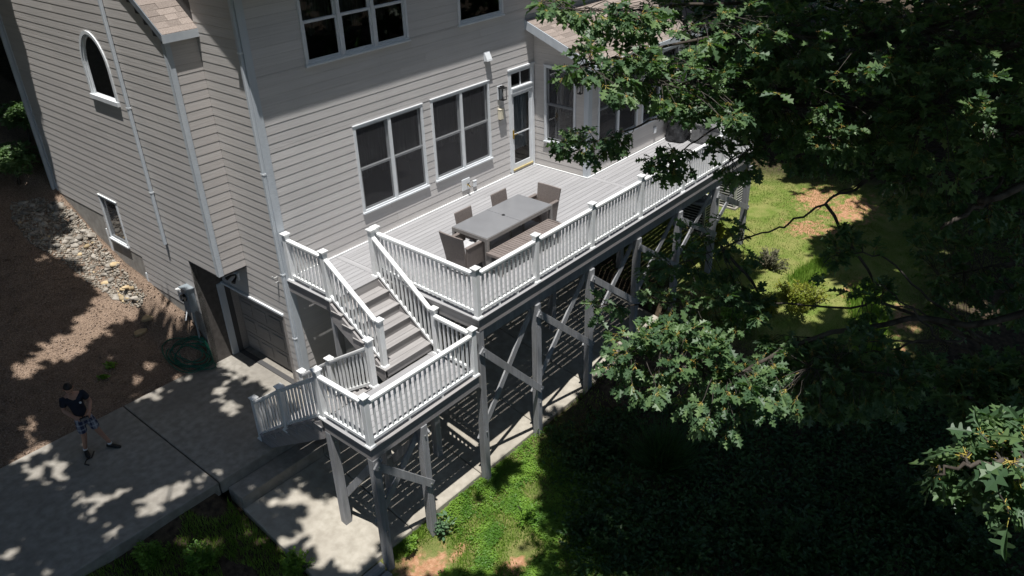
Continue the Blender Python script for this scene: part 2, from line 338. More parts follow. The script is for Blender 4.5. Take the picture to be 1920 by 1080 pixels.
# ------------------------------------------------------------------ ground sheet
def inpoly(px, py, poly):
    px = np.asarray(px); py = np.asarray(py); r = np.zeros(px.shape, bool); n = len(poly); j = n-1
    for i in range(n):
        xi, yi = poly[i]; xj, yj = poly[j]
        c = ((yi > py) != (yj > py)) & (px < (xj-xi)*(py-yi)/((yj-yi) if yj != yi else 1e-9)+xi)
        r ^= c; j = i
    return r
def make_ground():
    far = np.array([150, 100, 70, 50, 38, 30.])
    gx = np.concatenate([-far, np.arange(-10, 24.01, .17), far+6]); gx = np.unique(gx)
    gy = np.concatenate([-far, np.arange(-18, 15.01, .17), far]); gy = np.unique(gy)
    X, Y = np.meshgrid(gx, gy); Z = ground(X, Y)
    nx, ny = len(gx), len(gy)
    V = np.stack([X, Y, Z], 2).reshape(-1, 3)
    i = np.arange(nx*ny).reshape(ny, nx)
    F = np.stack([i[:-1, :-1], i[:-1, 1:], i[1:, 1:], i[1:, :-1]], 2).reshape(-1, 4)
    me = bpy.data.meshes.new('ground'); me.from_pydata(V.tolist(), [], F.tolist())
    me.polygons.foreach_set('use_smooth', [True]*len(me.polygons))
    x, y = V[:, 0], V[:, 1]
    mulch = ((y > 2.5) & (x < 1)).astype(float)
    lawn = sstep(7.6, 9.6, x-.35*(y+6))*(1-sstep(17.5, 20, x+.5*(y+6)))*(1-sstep(0, 1.5, -8.6-y+.15*(x-9)))*(y < 2)  # green kept to the sunlit yard; shaded ground painted darker instead
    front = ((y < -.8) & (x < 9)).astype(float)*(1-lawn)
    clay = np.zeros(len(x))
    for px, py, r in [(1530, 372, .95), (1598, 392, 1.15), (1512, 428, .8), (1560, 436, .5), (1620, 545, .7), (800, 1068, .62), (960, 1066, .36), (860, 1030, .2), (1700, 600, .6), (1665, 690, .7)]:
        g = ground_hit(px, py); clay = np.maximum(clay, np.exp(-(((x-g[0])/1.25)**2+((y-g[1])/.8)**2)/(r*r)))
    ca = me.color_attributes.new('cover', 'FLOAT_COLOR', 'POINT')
    ca.data.foreach_set('color', np.stack([mulch, lawn+.75*front*(x > -2.0)*(1-sstep(.6, 4.6, x-.4*(y+5))), clay, np.ones(len(x))], 1).astype(np.float32).ravel())  # front green fades to the right, painting the shaded ground darker
    m = bpy.data.materials.new('ground_cover'); m.use_nodes = True; t = m.node_tree; b = t.nodes['Principled BSDF']
    b.inputs['Roughness'].default_value = .95; b.inputs['Specular IOR Level'].default_value = .1
    at_ = _n(t, 'ShaderNodeAttribute', attribute_name='cover'); sp = _n(t, 'ShaderNodeSeparateColor'); t.links.new(at_.outputs[0], sp.inputs[0])
    geo = _n(t, 'ShaderNodeNewGeometry')
    def noise(sc, d=6):
        n = _n(t, 'ShaderNodeTexNoise'); n.inputs['Scale'].default_value = sc; n.inputs['Detail'].default_value = d; t.links.new(geo.outputs['Position'], n.inputs['Vector']); return n.outputs['Fac']
    def ramp(f, a, c, lo=.35, hi=.65):
        r = _n(t, 'ShaderNodeMapRange'); r.inputs[1].default_value = lo; r.inputs[2].default_value = hi; t.links.new(f, r.inputs[0])
        x = _n(t, 'ShaderNodeMix', data_type='RGBA'); x.inputs[6].default_value = (*a, 1); x.inputs[7].default_value = (*c, 1); t.links.new(r.outputs[0], x.inputs[0]); return x.outputs[2]
    def mixc(f, a, c):
        x = _n(t, 'ShaderNodeMix', data_type='RGBA'); t.links.new(f, x.inputs[0]); t.links.new(a, x.inputs[6]); t.links.new(c, x.inputs[7]); return x.outputs[2]
    soil_shade = ramp(noise(9), (.035, .027, .02), (.10, .075, .05))  # dark litter tone; also stands in for shade under the trees
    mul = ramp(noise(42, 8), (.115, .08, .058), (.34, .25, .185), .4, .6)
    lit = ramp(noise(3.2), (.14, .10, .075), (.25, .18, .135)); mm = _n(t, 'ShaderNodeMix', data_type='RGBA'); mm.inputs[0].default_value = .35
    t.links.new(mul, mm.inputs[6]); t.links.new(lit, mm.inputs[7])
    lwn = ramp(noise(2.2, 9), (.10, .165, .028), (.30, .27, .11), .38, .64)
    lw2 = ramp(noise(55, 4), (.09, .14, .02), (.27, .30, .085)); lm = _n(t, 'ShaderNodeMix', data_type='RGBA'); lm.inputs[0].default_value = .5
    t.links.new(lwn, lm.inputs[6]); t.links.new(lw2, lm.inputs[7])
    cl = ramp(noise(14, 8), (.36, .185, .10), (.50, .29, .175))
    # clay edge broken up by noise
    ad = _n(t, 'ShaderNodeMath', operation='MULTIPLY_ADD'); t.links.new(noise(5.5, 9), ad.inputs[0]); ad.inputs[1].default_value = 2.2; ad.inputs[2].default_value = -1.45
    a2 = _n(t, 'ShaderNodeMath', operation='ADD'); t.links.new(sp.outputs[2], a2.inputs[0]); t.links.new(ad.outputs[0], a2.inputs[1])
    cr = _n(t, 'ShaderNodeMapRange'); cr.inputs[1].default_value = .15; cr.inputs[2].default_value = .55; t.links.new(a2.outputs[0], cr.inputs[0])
    c = mixc(sp.outputs[0], soil_shade, mm.outputs[2]); c = mixc(sp.outputs[1], c, lm.outputs[2]); c = mixc(cr.outputs[0], c, cl)
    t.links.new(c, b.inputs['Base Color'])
    bp = _n(t, 'ShaderNodeBump'); bp.inputs['Strength'].default_value = .9; bp.inputs['Distance'].default_value = .04; t.links.new(noise(34, 8), bp.inputs['Height']); t.links.new(bp.outputs[0], b.inputs['Normal'])
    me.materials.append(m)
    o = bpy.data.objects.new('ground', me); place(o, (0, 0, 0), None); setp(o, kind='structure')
    return o
GROUND = make_ground()

# driveway of two pours with an open joint, lower step and the sloping path under the deck
DZ = -2.835
drive = bpy.data.objects.new('driveway', None); place(drive, (-4, 1, DZ), None); setp(drive, kind='structure')
for a, b_ in ((-2.72, .06), (-6.9, -2.745), (-12, -6.925)):
    MB().box(a, b_ if b_ < 0 else .34, -.88, 2.82, DZ-.3, DZ).obj('concrete_panel', CONC, drive, bevel=.012, fix=True)
path = bpy.data.objects.new('path', None); place(path, (2, -2, -3.6), None); setp(path, kind='structure')
def slab_panel(x0, x1, y0, y1):
    MB().quad8([(x0, y0, SLAB(y0)-.3), (x1, y0, SLAB(y0)-.3), (x1, y1, SLAB(y1)-.3), (x0, y1, SLAB(y1)-.3),
                (x0, y0, SLAB(y0)), (x1, y0, SLAB(y0)), (x1, y1, SLAB(y1)), (x0, y1, SLAB(y1))]).obj('concrete_panel', CONC2, path, bevel=.012, fix=True)
for a, b_ in ((-2.62, -.72), (-.70, 1.2), (1.22, 3.1), (3.12, 5.0), (5.02, 6.9), (6.92, 8.5)):
    slab_panel(a, b_, -3.86, -.02 if a > -.9 else -1.34)
bx('concrete_step', CONC, path, -2.6, -.72, -1.34, -.885, -3.6, -3.06, bevel=.012)
bx('concrete_infill', CONC, path, -.715, -.02, -1.34, -.885, -3.6, -3.07, bevel=.012)
edging = thing('timber_edging', (-1.6, -4.25, -4.2), 'grey weathered timber edging at the low end of the path', 'edging')
for i, (a, b_) in enumerate((((-2.75, -3.96), (-1.56, -3.96)), ((-2.6, -4.14), (-1.56, -4.14)))):
    MB().bar((*a, -3.93-.1*i), (*b_, -3.93-.1*i), .14, .2).obj('timber', LUMB, edging, bevel=.01, fix=True)

# ------------------------------------------------------------------ house
house = thing('house', (6, 4, -3), 'large taupe clapboard house with white trim and shingled roofs', 'house')
ROW = .17; PH = 3.917
def rect_minus(u0, u1, z0, z1, holes):
    zs = sorted({z0, z1, *[z for h in holes for z in h[2:4] if z0 < z < z1]}); out = []
    for a, b in zip(zs[:-1], zs[1:]):
        mid = (a+b)/2; cuts = sorted((max(h[0], u0), min(h[1], u1)) for h in holes if h[2] < mid < h[3] and h[1] > u0 and h[0] < u1)
        x = u0
        for c0, c1 in cuts:
            if c0 > x+1e-4: out.append((x, c0, a, b))
            x = max(x, c1)
        if u1 > x+1e-4: out.append((x, u1, a, b))
    return out
def P3(axis, plane, u, d, z): return (u, plane-d, z) if axis == 'x' else (plane-d, u, z)
def ubox(mb, axis, plane, u0, u1, d0, d1, z0, z1):
    if axis == 'x': return mb.box(u0, u1, plane-d1, plane-d0, z0, z1)
    return mb.box(plane-d1, plane-d0, u0, u1, z0, z1)
def wall(axis, plane, u0, u1, z0, z1, holes, name='wall', core=None, thick=.12):
    mb = MB()
    for r in rect_minus(u0, u1, z0, z1, holes): ubox(mb, axis, plane, r[0], r[1], -thick, 0, r[2], r[3])
    return mb.obj(name, core or BASEW, house, fix=True)
NPL = [0]
def siding(w, axis, plane, u0, u1, z0, z1, holes, m, join=False, splits=(2.6, 4.4), clip=None):
    k0 = math.floor((z0-PH)/ROW); z = PH+k0*ROW; big = MB()
    while z < z1-.004:
        a, b = max(z, z0), min(z+ROW, z1)
        uu0, uu1 = (u0, u1) if clip is None else clip((a+b)/2)
        if b-a > .012 and uu1-uu0 > .05:
            segs = []
            for r in rect_minus(uu0, uu1, a, b, holes):
                s0 = r[0]
                while r[1]-s0 > splits[1]:
                    L = random.uniform(*splits)
                    if r[1]-s0-L < .8: break
                    segs.append((s0, s0+L-.003, r[2], r[3])); s0 += L
                segs.append((s0, r[1], r[2], r[3]))
            for (p0, p1, q0, q1) in segs:
                if p1-p0 < .015: continue
                mb = big if join else MB()
                db = .0105-(q0-z)/ROW*.005; dt = .0105-(q1-z)/ROW*.005; q0 = q0+.0035
                pts = [P3(axis, plane, p0, 0.001, q0), P3(axis, plane, p1, 0.001, q0), P3(axis, plane, p1, db, q0), P3(axis, plane, p0, db, q0),
                       P3(axis, plane, p0, 0.001, q1), P3(axis, plane, p1, 0.001, q1), P3(axis, plane, p1, dt, q1), P3(axis, plane, p0, dt, q1)]
                mb.quad8(pts)
                if not join: mb.obj('siding_plank', m, w, fix=True); NPL[0] += 1
        z += ROW
    if join and big.v:
        o = big.obj('siding_planks_in_shade', m, w, fix=True); o.name = 'siding_plank_field'; setp(o, kind='stuff')
def window(axis, plane, u0, u1, z0, z1, units=2, screen=True, hung=True, name='window', curtain=True, sillw=.045, casing=.055):
    """double-hung units in a white casing; u0..z1 are the outer casing edges"""
    mb = MB(); c = casing
    ubox(mb, axis, plane, u0, u0+c, -.02, .032, z0, z1); ubox(mb, axis, plane, u1-c, u1, -.02, .032, z0, z1)
    ubox(mb, axis, plane, u0+c, u1-c, -.02, .030, z1-c, z1); ubox(mb, axis, plane, u0+c, u1-c, -.02, .030, z0, z0+c*.7)
    win = mb.obj(name, WINW, house, fix=True)
    m = MB(); ubox(m, axis, plane, u0-.012, u1+.012, -.02, .044, z1, z1+.018); m.obj('drip_cap', WINW, win, fix=True)
    m = MB(); ubox(m, axis, plane, u0-.02, u1+.02, -.02, .03+sillw*.6, z0-.035, z0); m.obj('sill', WINW, win, fix=True)
    i0, i1, j0, j1 = u0+c, u1-c, z0+c*.7, z1-c; w = (i1-i0)/units
    m = MB()
    D = .55
    for (a0, a1, b0, b1, e0, e1) in ((i0-.3, i1+.3, j0-.3, j1+.3, -D-.02, -D), (i0-.32, i0-.3, j0-.3, j1+.3, -D, -.13), (i1+.3, i1+.32, j0-.3, j1+.3, -D, -.13), (i0-.3, i1+.3, j0-.32, j0-.3, -D, -.13), (i0-.3, i1+.3, j1+.3, j1+.32, -D, -.13)):
        ubox(m, axis, plane, a0, a1, e0, e1, b0, b1)
    m.obj('interior', ROOM, win, fix=True)
    for k in range(units):
        a, b = i0+k*w, i0+(k+1)*w
        if k: m = MB(); ubox(m, axis, plane, a-.038, a+.038, -.04, .026, j0, j1); m.obj('mullion', WINW, win, fix=True)
        a += .038 if k else 0; b -= .038 if k < units-1 else 0
        mid = (j0+j1)/2; s = .045
        parts = [(j0, mid+.02, .0), (mid-.02, j1, -.035)] if hung else [(j0, j1, -.01)]
        for q0, q1, dd in parts:
            m = MB()
            ubox(m, axis, plane, a, a+s, dd-.03, dd, q0, q1); ubox(m, axis, plane, b-s, b, dd-.03, dd, q0, q1)
            ubox(m, axis, plane, a+s, b-s, dd-.03, dd, q0, q0+s); ubox(m, axis, plane, a+s, b-s, dd-.03, dd, q1-s, q1)
            sash = m.obj('sash', WINW, win, fix=True)
            m = MB(); m.poly([P3(axis, plane, a+s, dd-.015, q0+s), P3(axis, plane, b-s, dd-.015, q0+s), P3(axis, plane, b-s, dd-.015, q1-s), P3(axis, plane, a+s, dd-.015, q1-s)], [(0, 1, 2, 3)])
            m.obj('pane', GLASS, win)
        if screen:
            m = MB(); m.poly([P3(axis, plane, a+.01, .008, j0+.01), P3(axis, plane, b-.01, .008, j0+.01), P3(axis, plane, b-.01, .008, j1-.01), P3(axis, plane, a+.01, .008, j1-.01)], [(0, 1, 2, 3)])
            m.obj('insect_screen', SCREEN, win)
        if curtain:
            m = MB(); n = 60; pts = []
            for q in range(n+1):
                u = a+(b-a)*q/n; dd = -.2-.035*math.sin(q*1.05+k)-.015*math.sin(q*2.3)
                pts += [P3(axis, plane, u, dd, mid-.2+.1*math.sin(k*3+q*.2)), P3(axis, plane, u, dd, j1)]
            m.poly(pts, [(2*q, 2*q+2, 2*q+3, 2*q+1) for q in range(n)]); m.obj('curtain', CURT, win)
    return win, (u0+.005, u1-.005, z0+.005, z1-.005)

# --- back wall (y = 0)
A = (2.07, 3.98, .685, 2.543); B = (4.23, 6.13, .70, 2.56); DOOR = (6.82, 7.77, .02, 2.62)
U = (1.205, 3.78, 3.94, 5.45); U2 = (5.25, 6.72, 3.955, 5.45)
hb = [A, B, DOOR, U, U2]
BW = wall('x', 0, 0.0, 13.0, -3.9, 6.0, hb)
siding(BW, 'x', 0, .125, 7.81, .02, 5.55, hb, SIDX)
siding(BW, 'x', 0, .125, 13.0, -3.7, -.26, [], SIDX, join=True)
siding(BW, 'x', 0, 7.81, 13.0, 3.75, 5.8, [], SIDX, join=True)
wA, _ = window('x', 0, *A); wB, _ = window('x', 0, *B); window('x', 0, *U, units=3, screen=False); window('x', 0, *U2, units=1, screen=False, curtain=False)
m = MB(); ubox(m, 'x', 0, .135, 7.78, .0135, .05, .003, .03)
m.obj('white_flashing', WHITE, house, fix=True)
# corner boards and downspout
m = MB(); ubox(m, 'x', 0, 0, .13, .0005, .024, -2.85, 5.9); m.obj('corner_board', TRIM, house, fix=True)
m = MB(); ubox(m, 'y', 0, -.024, .085, .0005, .022, -2.85, 5.9); m.obj('corner_board', TRIM, house, fix=True)
ds = MB().box(-.085, -.022, -.005, .07, -2.7, 5.6).obj('downspout', TRIM, house, bevel=.01, fix=True)
for zz in (4.4, 2.2, .1, -1.4): bx('strap', WINW, ds, -.089, -.02, -.012, .075, zz, zz+.03)
# --- side wall by the garage (x = 0)
GD = (.43, 2.62, DZ+.02, -.97)
SW = wall('y', 0, 0.0, 9, -3.0, 6.1, [GD])
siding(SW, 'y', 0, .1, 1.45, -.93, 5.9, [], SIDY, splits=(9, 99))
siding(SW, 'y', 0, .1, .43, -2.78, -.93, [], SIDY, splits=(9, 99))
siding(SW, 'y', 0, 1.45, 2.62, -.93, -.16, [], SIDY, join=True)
m = MB().prism([(0, 6.1), (9, 6.1), (5.0, 9.8)], 0, .001, .12); m.obj('gable_wall', SIDY, house, fix=True)
m = MB(); ubox(m, 'y', 0, .36, 2.66, .001, .05, -.985, -.94); m.obj('header_flashing', WINW, house, fix=True)
m = MB(); ubox(m, 'y', 0, .36, .43, .001, .03, DZ, -.985); m.obj('door_jamb', GDOOR, house, fix=True)
# garage door: sections with raised panels
MB().box(.121, .40, GD[0]-.06, GD[0]+.004, GD[2], GD[3]).box(.121, .40, GD[1]-.004, GD[1]+.06, GD[2], GD[3]).box(.121, .40, GD[0]-.06, GD[1]+.06, GD[3]-.003, GD[3]+.06).obj('door_reveal', GDOOR, house, fix=True)
gd = MB().box(.29, .32, GD[0], GD[1], GD[2], GD[3]).obj('garage_door', GDOOR, house, fix=True)
hgt = (GD[3]-GD[2])/4
for r in range(4):
    z0 = GD[2]+r*hgt
    sec = MB().box(.275, .289, GD[0]+.01, GD[1]-.01, z0+.006, z0+hgt-.006).obj('door_section', GDOOR, gd, fix=True, bevel=.004)
wd = (GD[1]-GD[0])/4
for r in range(4):
    for q in range(4):
        y0 = GD[0]+q*wd+.07; z0 = GD[2]+r*hgt+.09
        MB().box(.260, .2748, y0, y0+wd-.14, z0, z0+hgt-.18).obj('raised_panel', GDOOR, gd, fix=True, bevel=.01)
MB().box(-.16, .05, 2.63, 2.86, DZ-.02, -.96).obj('garage_jamb_column', TRIM, house, fix=True, bevel=.012)
# --- projecting wing wall (x = -.63)
XW = -.63
AW = (3.92, 5.06, 3.0, 4.36); BAW = (5.5, 6.38, -.70, .42)
def gz(y): return 4.70+.73*(y-1.4)
cy, ry, zs_, rz = 4.49, .57, 3.62, .74; archw = []
for k in range(12):
    q0, q1 = zs_+rz*k/12, zs_+rz*(k+1)/12; w = ry*math.sqrt(max(0, 1-((k+.4)/12)**2)); archw.append((cy-w, cy+w, q0, q1))
hw = [BAW, (AW[0], AW[1], AW[2], zs_)]+archw
WW = wall('y', XW, 1.45, 9.0, -.16, 4.36, hw)
wall('y', XW, 2.66, 9.0, -3.0, -.16, [BAW], core=FOUND)
m = MB().prism([(1.45, 4.362), (9.0, 4.362), (9.0, gz(1.45)-.14), (5.22, gz(5.22)-.14), (1.45, gz(1.45)-.14)], 0, XW, XW+.1); m.obj('gable_wall', BASEW, house, fix=True)
arch_pts = [(3.97+.0, 3.0)]
def wclip(z):
    y0, y1 = 1.53, 9.0
    if z > gz(1.45)-.3: d = max(0, (z+.30-gz(1.45))/.73); y0 = max(1.53, 1.45+d); y1 = 9.0-d
    return y0, y1
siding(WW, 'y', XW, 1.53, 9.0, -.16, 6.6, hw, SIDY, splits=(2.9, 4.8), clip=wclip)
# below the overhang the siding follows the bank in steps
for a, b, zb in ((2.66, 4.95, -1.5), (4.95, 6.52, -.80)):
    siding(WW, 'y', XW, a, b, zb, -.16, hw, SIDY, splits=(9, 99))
    m = MB(); ubox(m, 'y', XW, b-.02, b+.03, .001, .028, zb-.45, zb+.28); m.obj('step_trim', WINW, house, fix=True)
wb, _ = window('y', XW, *BAW, units=1, hung=False, curtain=False, casing=.045)
# arched window
def arch_ring(r_out, r_in, d0, d1, mm, nm, par):
    n = 20; mb = MB(); P = []
    prof = lambda r: [(cy+(ry-r), AW[2]+r*.4)]+[(cy+(ry-r)*math.cos(t), zs_+(rz-r)*math.sin(t)) for t in np.linspace(0, math.pi, n)]+[(cy-(ry-r), AW[2]+r*.4)]
    o, i = prof(r_out), prof(r_in); k = len(o)
    for d in (d0, d1):
        P += [P3('y', XW, u, d, z) for u, z in o]+[P3('y', XW, u, d, z) for u, z in i]
    F = []
    for q in range(k-1):
        F += [(2*k+q, 2*k+q+1, 3*k+q+1, 3*k+q), (q, 2*k+q, 2*k+q+1, q+1)[::-1], (k+q, k+q+1, 3*k+q+1, 3*k+q)]
    return mb.poly(P, F).obj(nm, mm, par, fix=True)
aw = arch_ring(-.02, .045, -.03, .035, WINW, 'arched_window', house)
arch_ring(.055, .10, -.03, .015, WINW, 'sash', aw)
n = 20; pts = [(cy+ry-.08, AW[2]+.02)]+[(cy+(ry-.08)*math.cos(t), zs_+(rz-.08)*math.sin(t)) for t in np.linspace(0, math.pi, n)]+[(cy-ry+.08, AW[2]+.02)]
MB().poly([P3('y', XW, u, -.012, z) for u, z in pts], [tuple(range(len(pts)))]).obj('pane', GLASS, aw)
m = MB(); ubox(m, 'y', XW, AW[0]-.03, AW[1]+.03, -.03, .062, AW[2]-.05, AW[2]+.04); m.obj('sill', WINW, aw, fix=True)
m = MB().box(XW+.5, XW+.52, 3.2, 5.8, 1.4, 5.2).box(XW+.13, XW+.5, 3.2, 5.8, 2.4, 2.42).box(XW+.13, XW+.5, 3.2, 3.22, 1.4, 5.2).box(XW+.13, XW+.5, 5.78, 5.8, 1.4, 5.2); m.obj('interior', ROOM, aw, fix=True)
# wing corner trim, return wall, downspout and far corner
m = MB(); ubox(m, 'y', XW, 1.43, 1.53, .001, .025, -.16, 4.5); m.obj('corner_board', TRIM, house, fix=True)
RW = wall('x', 1.45, XW, 0, -.16, 4.55, [])
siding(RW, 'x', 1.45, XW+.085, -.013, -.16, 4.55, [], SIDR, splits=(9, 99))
m = MB(); ubox(m, 'x', 1.45, XW-.025, XW+.085, .001, .026, -.16, 4.55); m.obj('corner_board', TRIM, house, fix=True)
bx('overhang_floor', BASEW, house, XW+.001, 0, 1.452, 2.66, -.2, -.161)
RF = wall('x', 2.66, XW, 0, -3.0, -.16, [], core=mat('dark_recess_wall', (.075, .066, .06), (.11, .098, .09), rough=.9, bump=.3, scale=(9, 9, 9)))  # return wall in plain dark brown
ds2 = MB().box(XW-.085, XW-.02, 3.40, 3.47, .0, 5.42).obj('downspout', TRIM, house, bevel=.01, fix=True)
for zz in (3.0, 1.2): bx('strap', WINW, ds2, XW-.09, XW-.015, 3.395, 3.475, zz, zz+.03)
MB().box(XW-.1, XW-.02, 9.0, 9.09, -.3, 5.5).obj('downspout', TRIM, house, bevel=.01, fix=True)
m = MB(); ubox(m, 'y', XW, 8.9, 9.01, .001, .024, -.4, 5.5); m.obj('corner_board', TRIM, house, fix=True)
# --- roofs with separate shingles
def shingle_piece(mb, x0, x1, O, s0, s1, slope, lift0, lift1, th):
    L = math.hypot(1, slope); c, s = 1/L, slope/L
    def pt(x, q, n): return (x, O[0]+q*c-n*s, O[1]+q*s+n*c)
    mb.quad8([pt(x0, s0, lift0), pt(x1, s0, lift0), pt(x1, s1, lift1), pt(x0, s1, lift1), pt(x0, s0, lift0+th), pt(x1, s0, lift0+th), pt(x1, s1, lift1+th), pt(x0, s1, lift1+th)])
NSH = [0]
def roof(name, x0, x1, ye, ze, slope, length, rows, exposure=.145, wmin=.22, wmax=.42, vis=None):
    mb = MB(); shingle_piece(mb, x0, x1, (ye, ze), 0, length, slope, -.13, -.13, .13)
    rf = mb.obj(name, SHING, house, fix=True); rest = MB()
    for r in range(rows):
        x = x0-.01; s0 = r*exposure-.02
        while x < x1:
            w = min(random.uniform(wmin, wmax), x1+.01-x)
            if x1-x-w < .08: w = x1+.01-x
            mb = MB(); shingle_piece(mb, x+.002, x+w-.002, (ye, ze), s0, s0+exposure+.03, slope, .007, .001, random.uniform(.005, .009))
            if vis is None or vis(x, r): mb.obj('shingle', SHING, rf, fix=True); NSH[0] += 1
            else: rest.quad8(mb.v)
            x += w
    if rest.v: o = rest.obj('shingle_field', SHING, rf, fix=True); setp(o, kind='stuff')
    return rf
wr = roof('wing_roof', XW-.05, -.005, 1.37, gz(1.37), .73, 4.75, 31, vis=lambda x, r: r < 14)
MB().prism([(1.35, gz(1.35)-.13), (5.22, gz(5.22)-.13), (5.22, gz(5.22)+.01), (1.35, gz(1.35)+.01)], 0, XW-.075, XW-.051).obj('rake_fascia', RAKE, house, fix=True)
MB().prism([(1.37, gz(1.37)-.15), (5.22, gz(5.22)-.15), (5.22, gz(5.22)-.132), (1.37, gz(1.37)-.132)], 0, XW-.05, XW-.02).obj('rake_soffit', RAKE, house, fix=True)
bx('eave_fascia', TRIM, house, XW-.075, -.005, 1.34, 1.365, gz(1.37)-.15, gz(1.37)-.01)
bx('eave_soffit', TRIM, house, XW-.05, -.005, 1.366, 1.424, gz(1.37)-.15, gz(1.37)-.135)
# back slope of the wing and the main roof (above the picture; they cast the eave and rake shade)
MB().prism([(5.22, gz(5.22)), (9.3, gz(5.22)-.73*4.08), (9.3, gz(5.22)-.73*4.08-.12), (5.22, gz(5.22)-.12)], 0, XW-.1, 0).obj('wing_roof_far_slope', SHING, house, fix=True)
EZ = 5.83
MB().prism([(-.42, EZ), (5, EZ+.8*5.42), (9.4, EZ+.8*5.42-.8*4.4), (9.4, EZ+.8*5.42-.8*4.4-.14), (5, EZ+.8*5.42-.14), (-.42, EZ-.14)], 0, -.33, 13.3).obj('main_roof', SHING, house, fix=True)
bx('eave_fascia', TRIM, house, -.33, 13.3, -.45, -.421, EZ-.22, EZ-.005)
bx('eave_soffit', TRIM, house, -.32, 13.3, -.42, 0, EZ-.22, EZ-.2)
# --- sunroom
SX, SY, SXE = 7.81, -1.661, 12.5
W1 = (-1.30, -.34, .72, 2.62)
SLW = wall('y', SX, SY, 0, -.2, 2.85, [W1])
MB().prism([(SY, 2.852), (0, 2.852), (0, 3.5), (SY, 2.90)], 0, SX, SX+.1).obj('gable_wall', BASEW, house, fix=True)
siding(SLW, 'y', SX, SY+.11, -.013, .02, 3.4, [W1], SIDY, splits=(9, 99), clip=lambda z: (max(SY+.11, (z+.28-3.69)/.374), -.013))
window('y', SX, *W1, units=1)
WS = [(8.2, 10.0, .72, 2.5), (10.2, 11.95, .72, 2.5)]
SBW = wall('x', SY, SX, SXE, -.2, 2.95, WS)
siding(SBW, 'x', SY, SX+.12, SXE, .02, 2.8, WS, SIDX, splits=(3, 5))
for w in WS: window('x', SY, *w, units=2)
m = MB(); ubox(m, 'y', SX, SY-.026, SY+.11, .001, .026, 0, 2.95); m.obj('corner_board', TRIM, house, fix=True)
m = MB(); ubox(m, 'x', SY, SX, SX+.12, .001, .028, 0, 2.85); m.obj('corner_board', TRIM, house, fix=True)
m = MB(); ubox(m, 'y', SX, SY-.06, -.06, .0265, .06, .003, .03); m.obj('white_flashing', WHITE, house, fix=True)
m = MB(); ubox(m, 'x', SY, SX-.02, SXE, .0285, .062, .003, .03); m.obj('white_flashing', WHITE, house, fix=True)
MB().prism([(SY+.001, -.2), (0, -.2), (0, 3.5), (SY+.001, 2.9)], 0, SXE-.1, SXE).obj('sunroom_end_wall', SIDY, house, fix=True)
sz = lambda y: 3.69+.374*y
roof('sunroom_roof', 7.5, 12.9, -2.08, sz(-2.08), .374, 2.22, 15, exposure=.15, wmin=.28, wmax=.5, vis=lambda x, r: x < 11.6)
MB().prism([(-2.1, sz(-2.1)-.2), (0, sz(0)-.2), (0, sz(0)+.005), (-2.1, sz(-2.1)+.005)], 0, 7.47, 7.497).obj('rake_fascia', TRIM, house, fix=True)
MB().prism([(-2.08, sz(-2.08)-.19), (0, sz(0)-.19), (0, sz(0)-.165), (-2.08, sz(-2.08)-.165)], 0, 7.498, 7.8).obj('rake_soffit', TRIM, house, fix=True)
bx('eave_fascia', TRIM, house, 7.47, 12.9, -2.13, -2.1, sz(-2.08)-.2, sz(-2.08)+.0)
bx('eave_soffit', TRIM, house, 7.5, 12.9, -2.099, SY, sz(-2.08)-.2, sz(-2.08)-.18)
bx('roof_flashing', METER, house, 7.5, 12.9, -.02, -.0126, 3.66, 3.80)
# --- glazed patio door with transom
d0, d1, dz0, dz1 = DOOR
m = MB(); ubox(m, 'x', 0, d0, d0+.085, -.05, .035, dz0, dz1); ubox(m, 'x', 0, d1-.085, d1, -.05, .035, dz0, dz1); ubox(m, 'x', 0, d0+.085, d1-.085, -.05, .034, dz1-.085, dz1)
ubox(m, 'x', 0, d0+.085, d1-.085, -.05, .06, 2.06, 2.16)
pd = m.obj('patio_door', WINW, house, fix=True)
m = MB(); ubox(m, 'x', 0, d0-.02, d1+.02, -.02, .055, dz1, dz1+.035); m.obj('drip_cap', WINW, pd, fix=True)
m = MB(); ubox(m, 'x', 0, d0+.085, d1-.085, -.05, .075, 2.16, 2.195); m.obj('transom_ledge', WINW, pd, fix=True)
a, b = d0+.085, d1-.085
m = MB(); st = .09
ubox(m, 'x', 0, a, a+st, -.03, .012, .12, 2.06); ubox(m, 'x', 0, b-st, b, -.03, .012, .12, 2.06); ubox(m, 'x', 0, a+st, b-st, -.03, .012, 1.97, 2.06); ubox(m, 'x', 0, a+st, b-st, -.03, .012, .12, .25)
leaf = m.obj('door_leaf', WINW, pd, fix=True)
def pane(u0, u1, z0, z1, d, par): MB().poly([P3('x', 0, u0, d, z0), P3('x', 0, u1, d, z0), P3('x', 0, u1, d, z1), P3('x', 0, u0, d, z1)], [(0, 1, 2, 3)]).obj('pane', GLASS, par)
pane(a+st, b-st, .25, 1.97, -.01, pd); pane(a, b, 2.195, dz1-.085, -.02, pd)
m = MB(); ubox(m, 'x', 0, (a+b)/2-.012, (a+b)/2+.012, -.035, -.005, 2.195, dz1-.085); m.obj('transom_bar', WINW, pd, fix=True)
m = MB(); ubox(m, 'x', 0, a+st, b-st, -.02, .004, 1.0, 1.03); m.obj('push_bar', WINW, pd, fix=True)
m = MB(); ubox(m, 'x', 0, a, b, -.03, .05, .085, .12); m.obj('threshold', BRASSP, pd, fix=True)
m = MB(); ubox(m, 'x', 0, d0, d1, -.05, .03, 0.003, .085); m.obj('threshold_base', FASC, pd, fix=True)
m = MB(); ubox(m, 'x', 0, a+.03, a+.06, .012, .04, .93, 1.14); m.tube([(a+.045, -.03, 1.04), (a+.045, -.07, 1.04), (a+.15, -.07, 1.04)], .012, 6); m.obj('door_handle', BRASS, pd, fix=True)
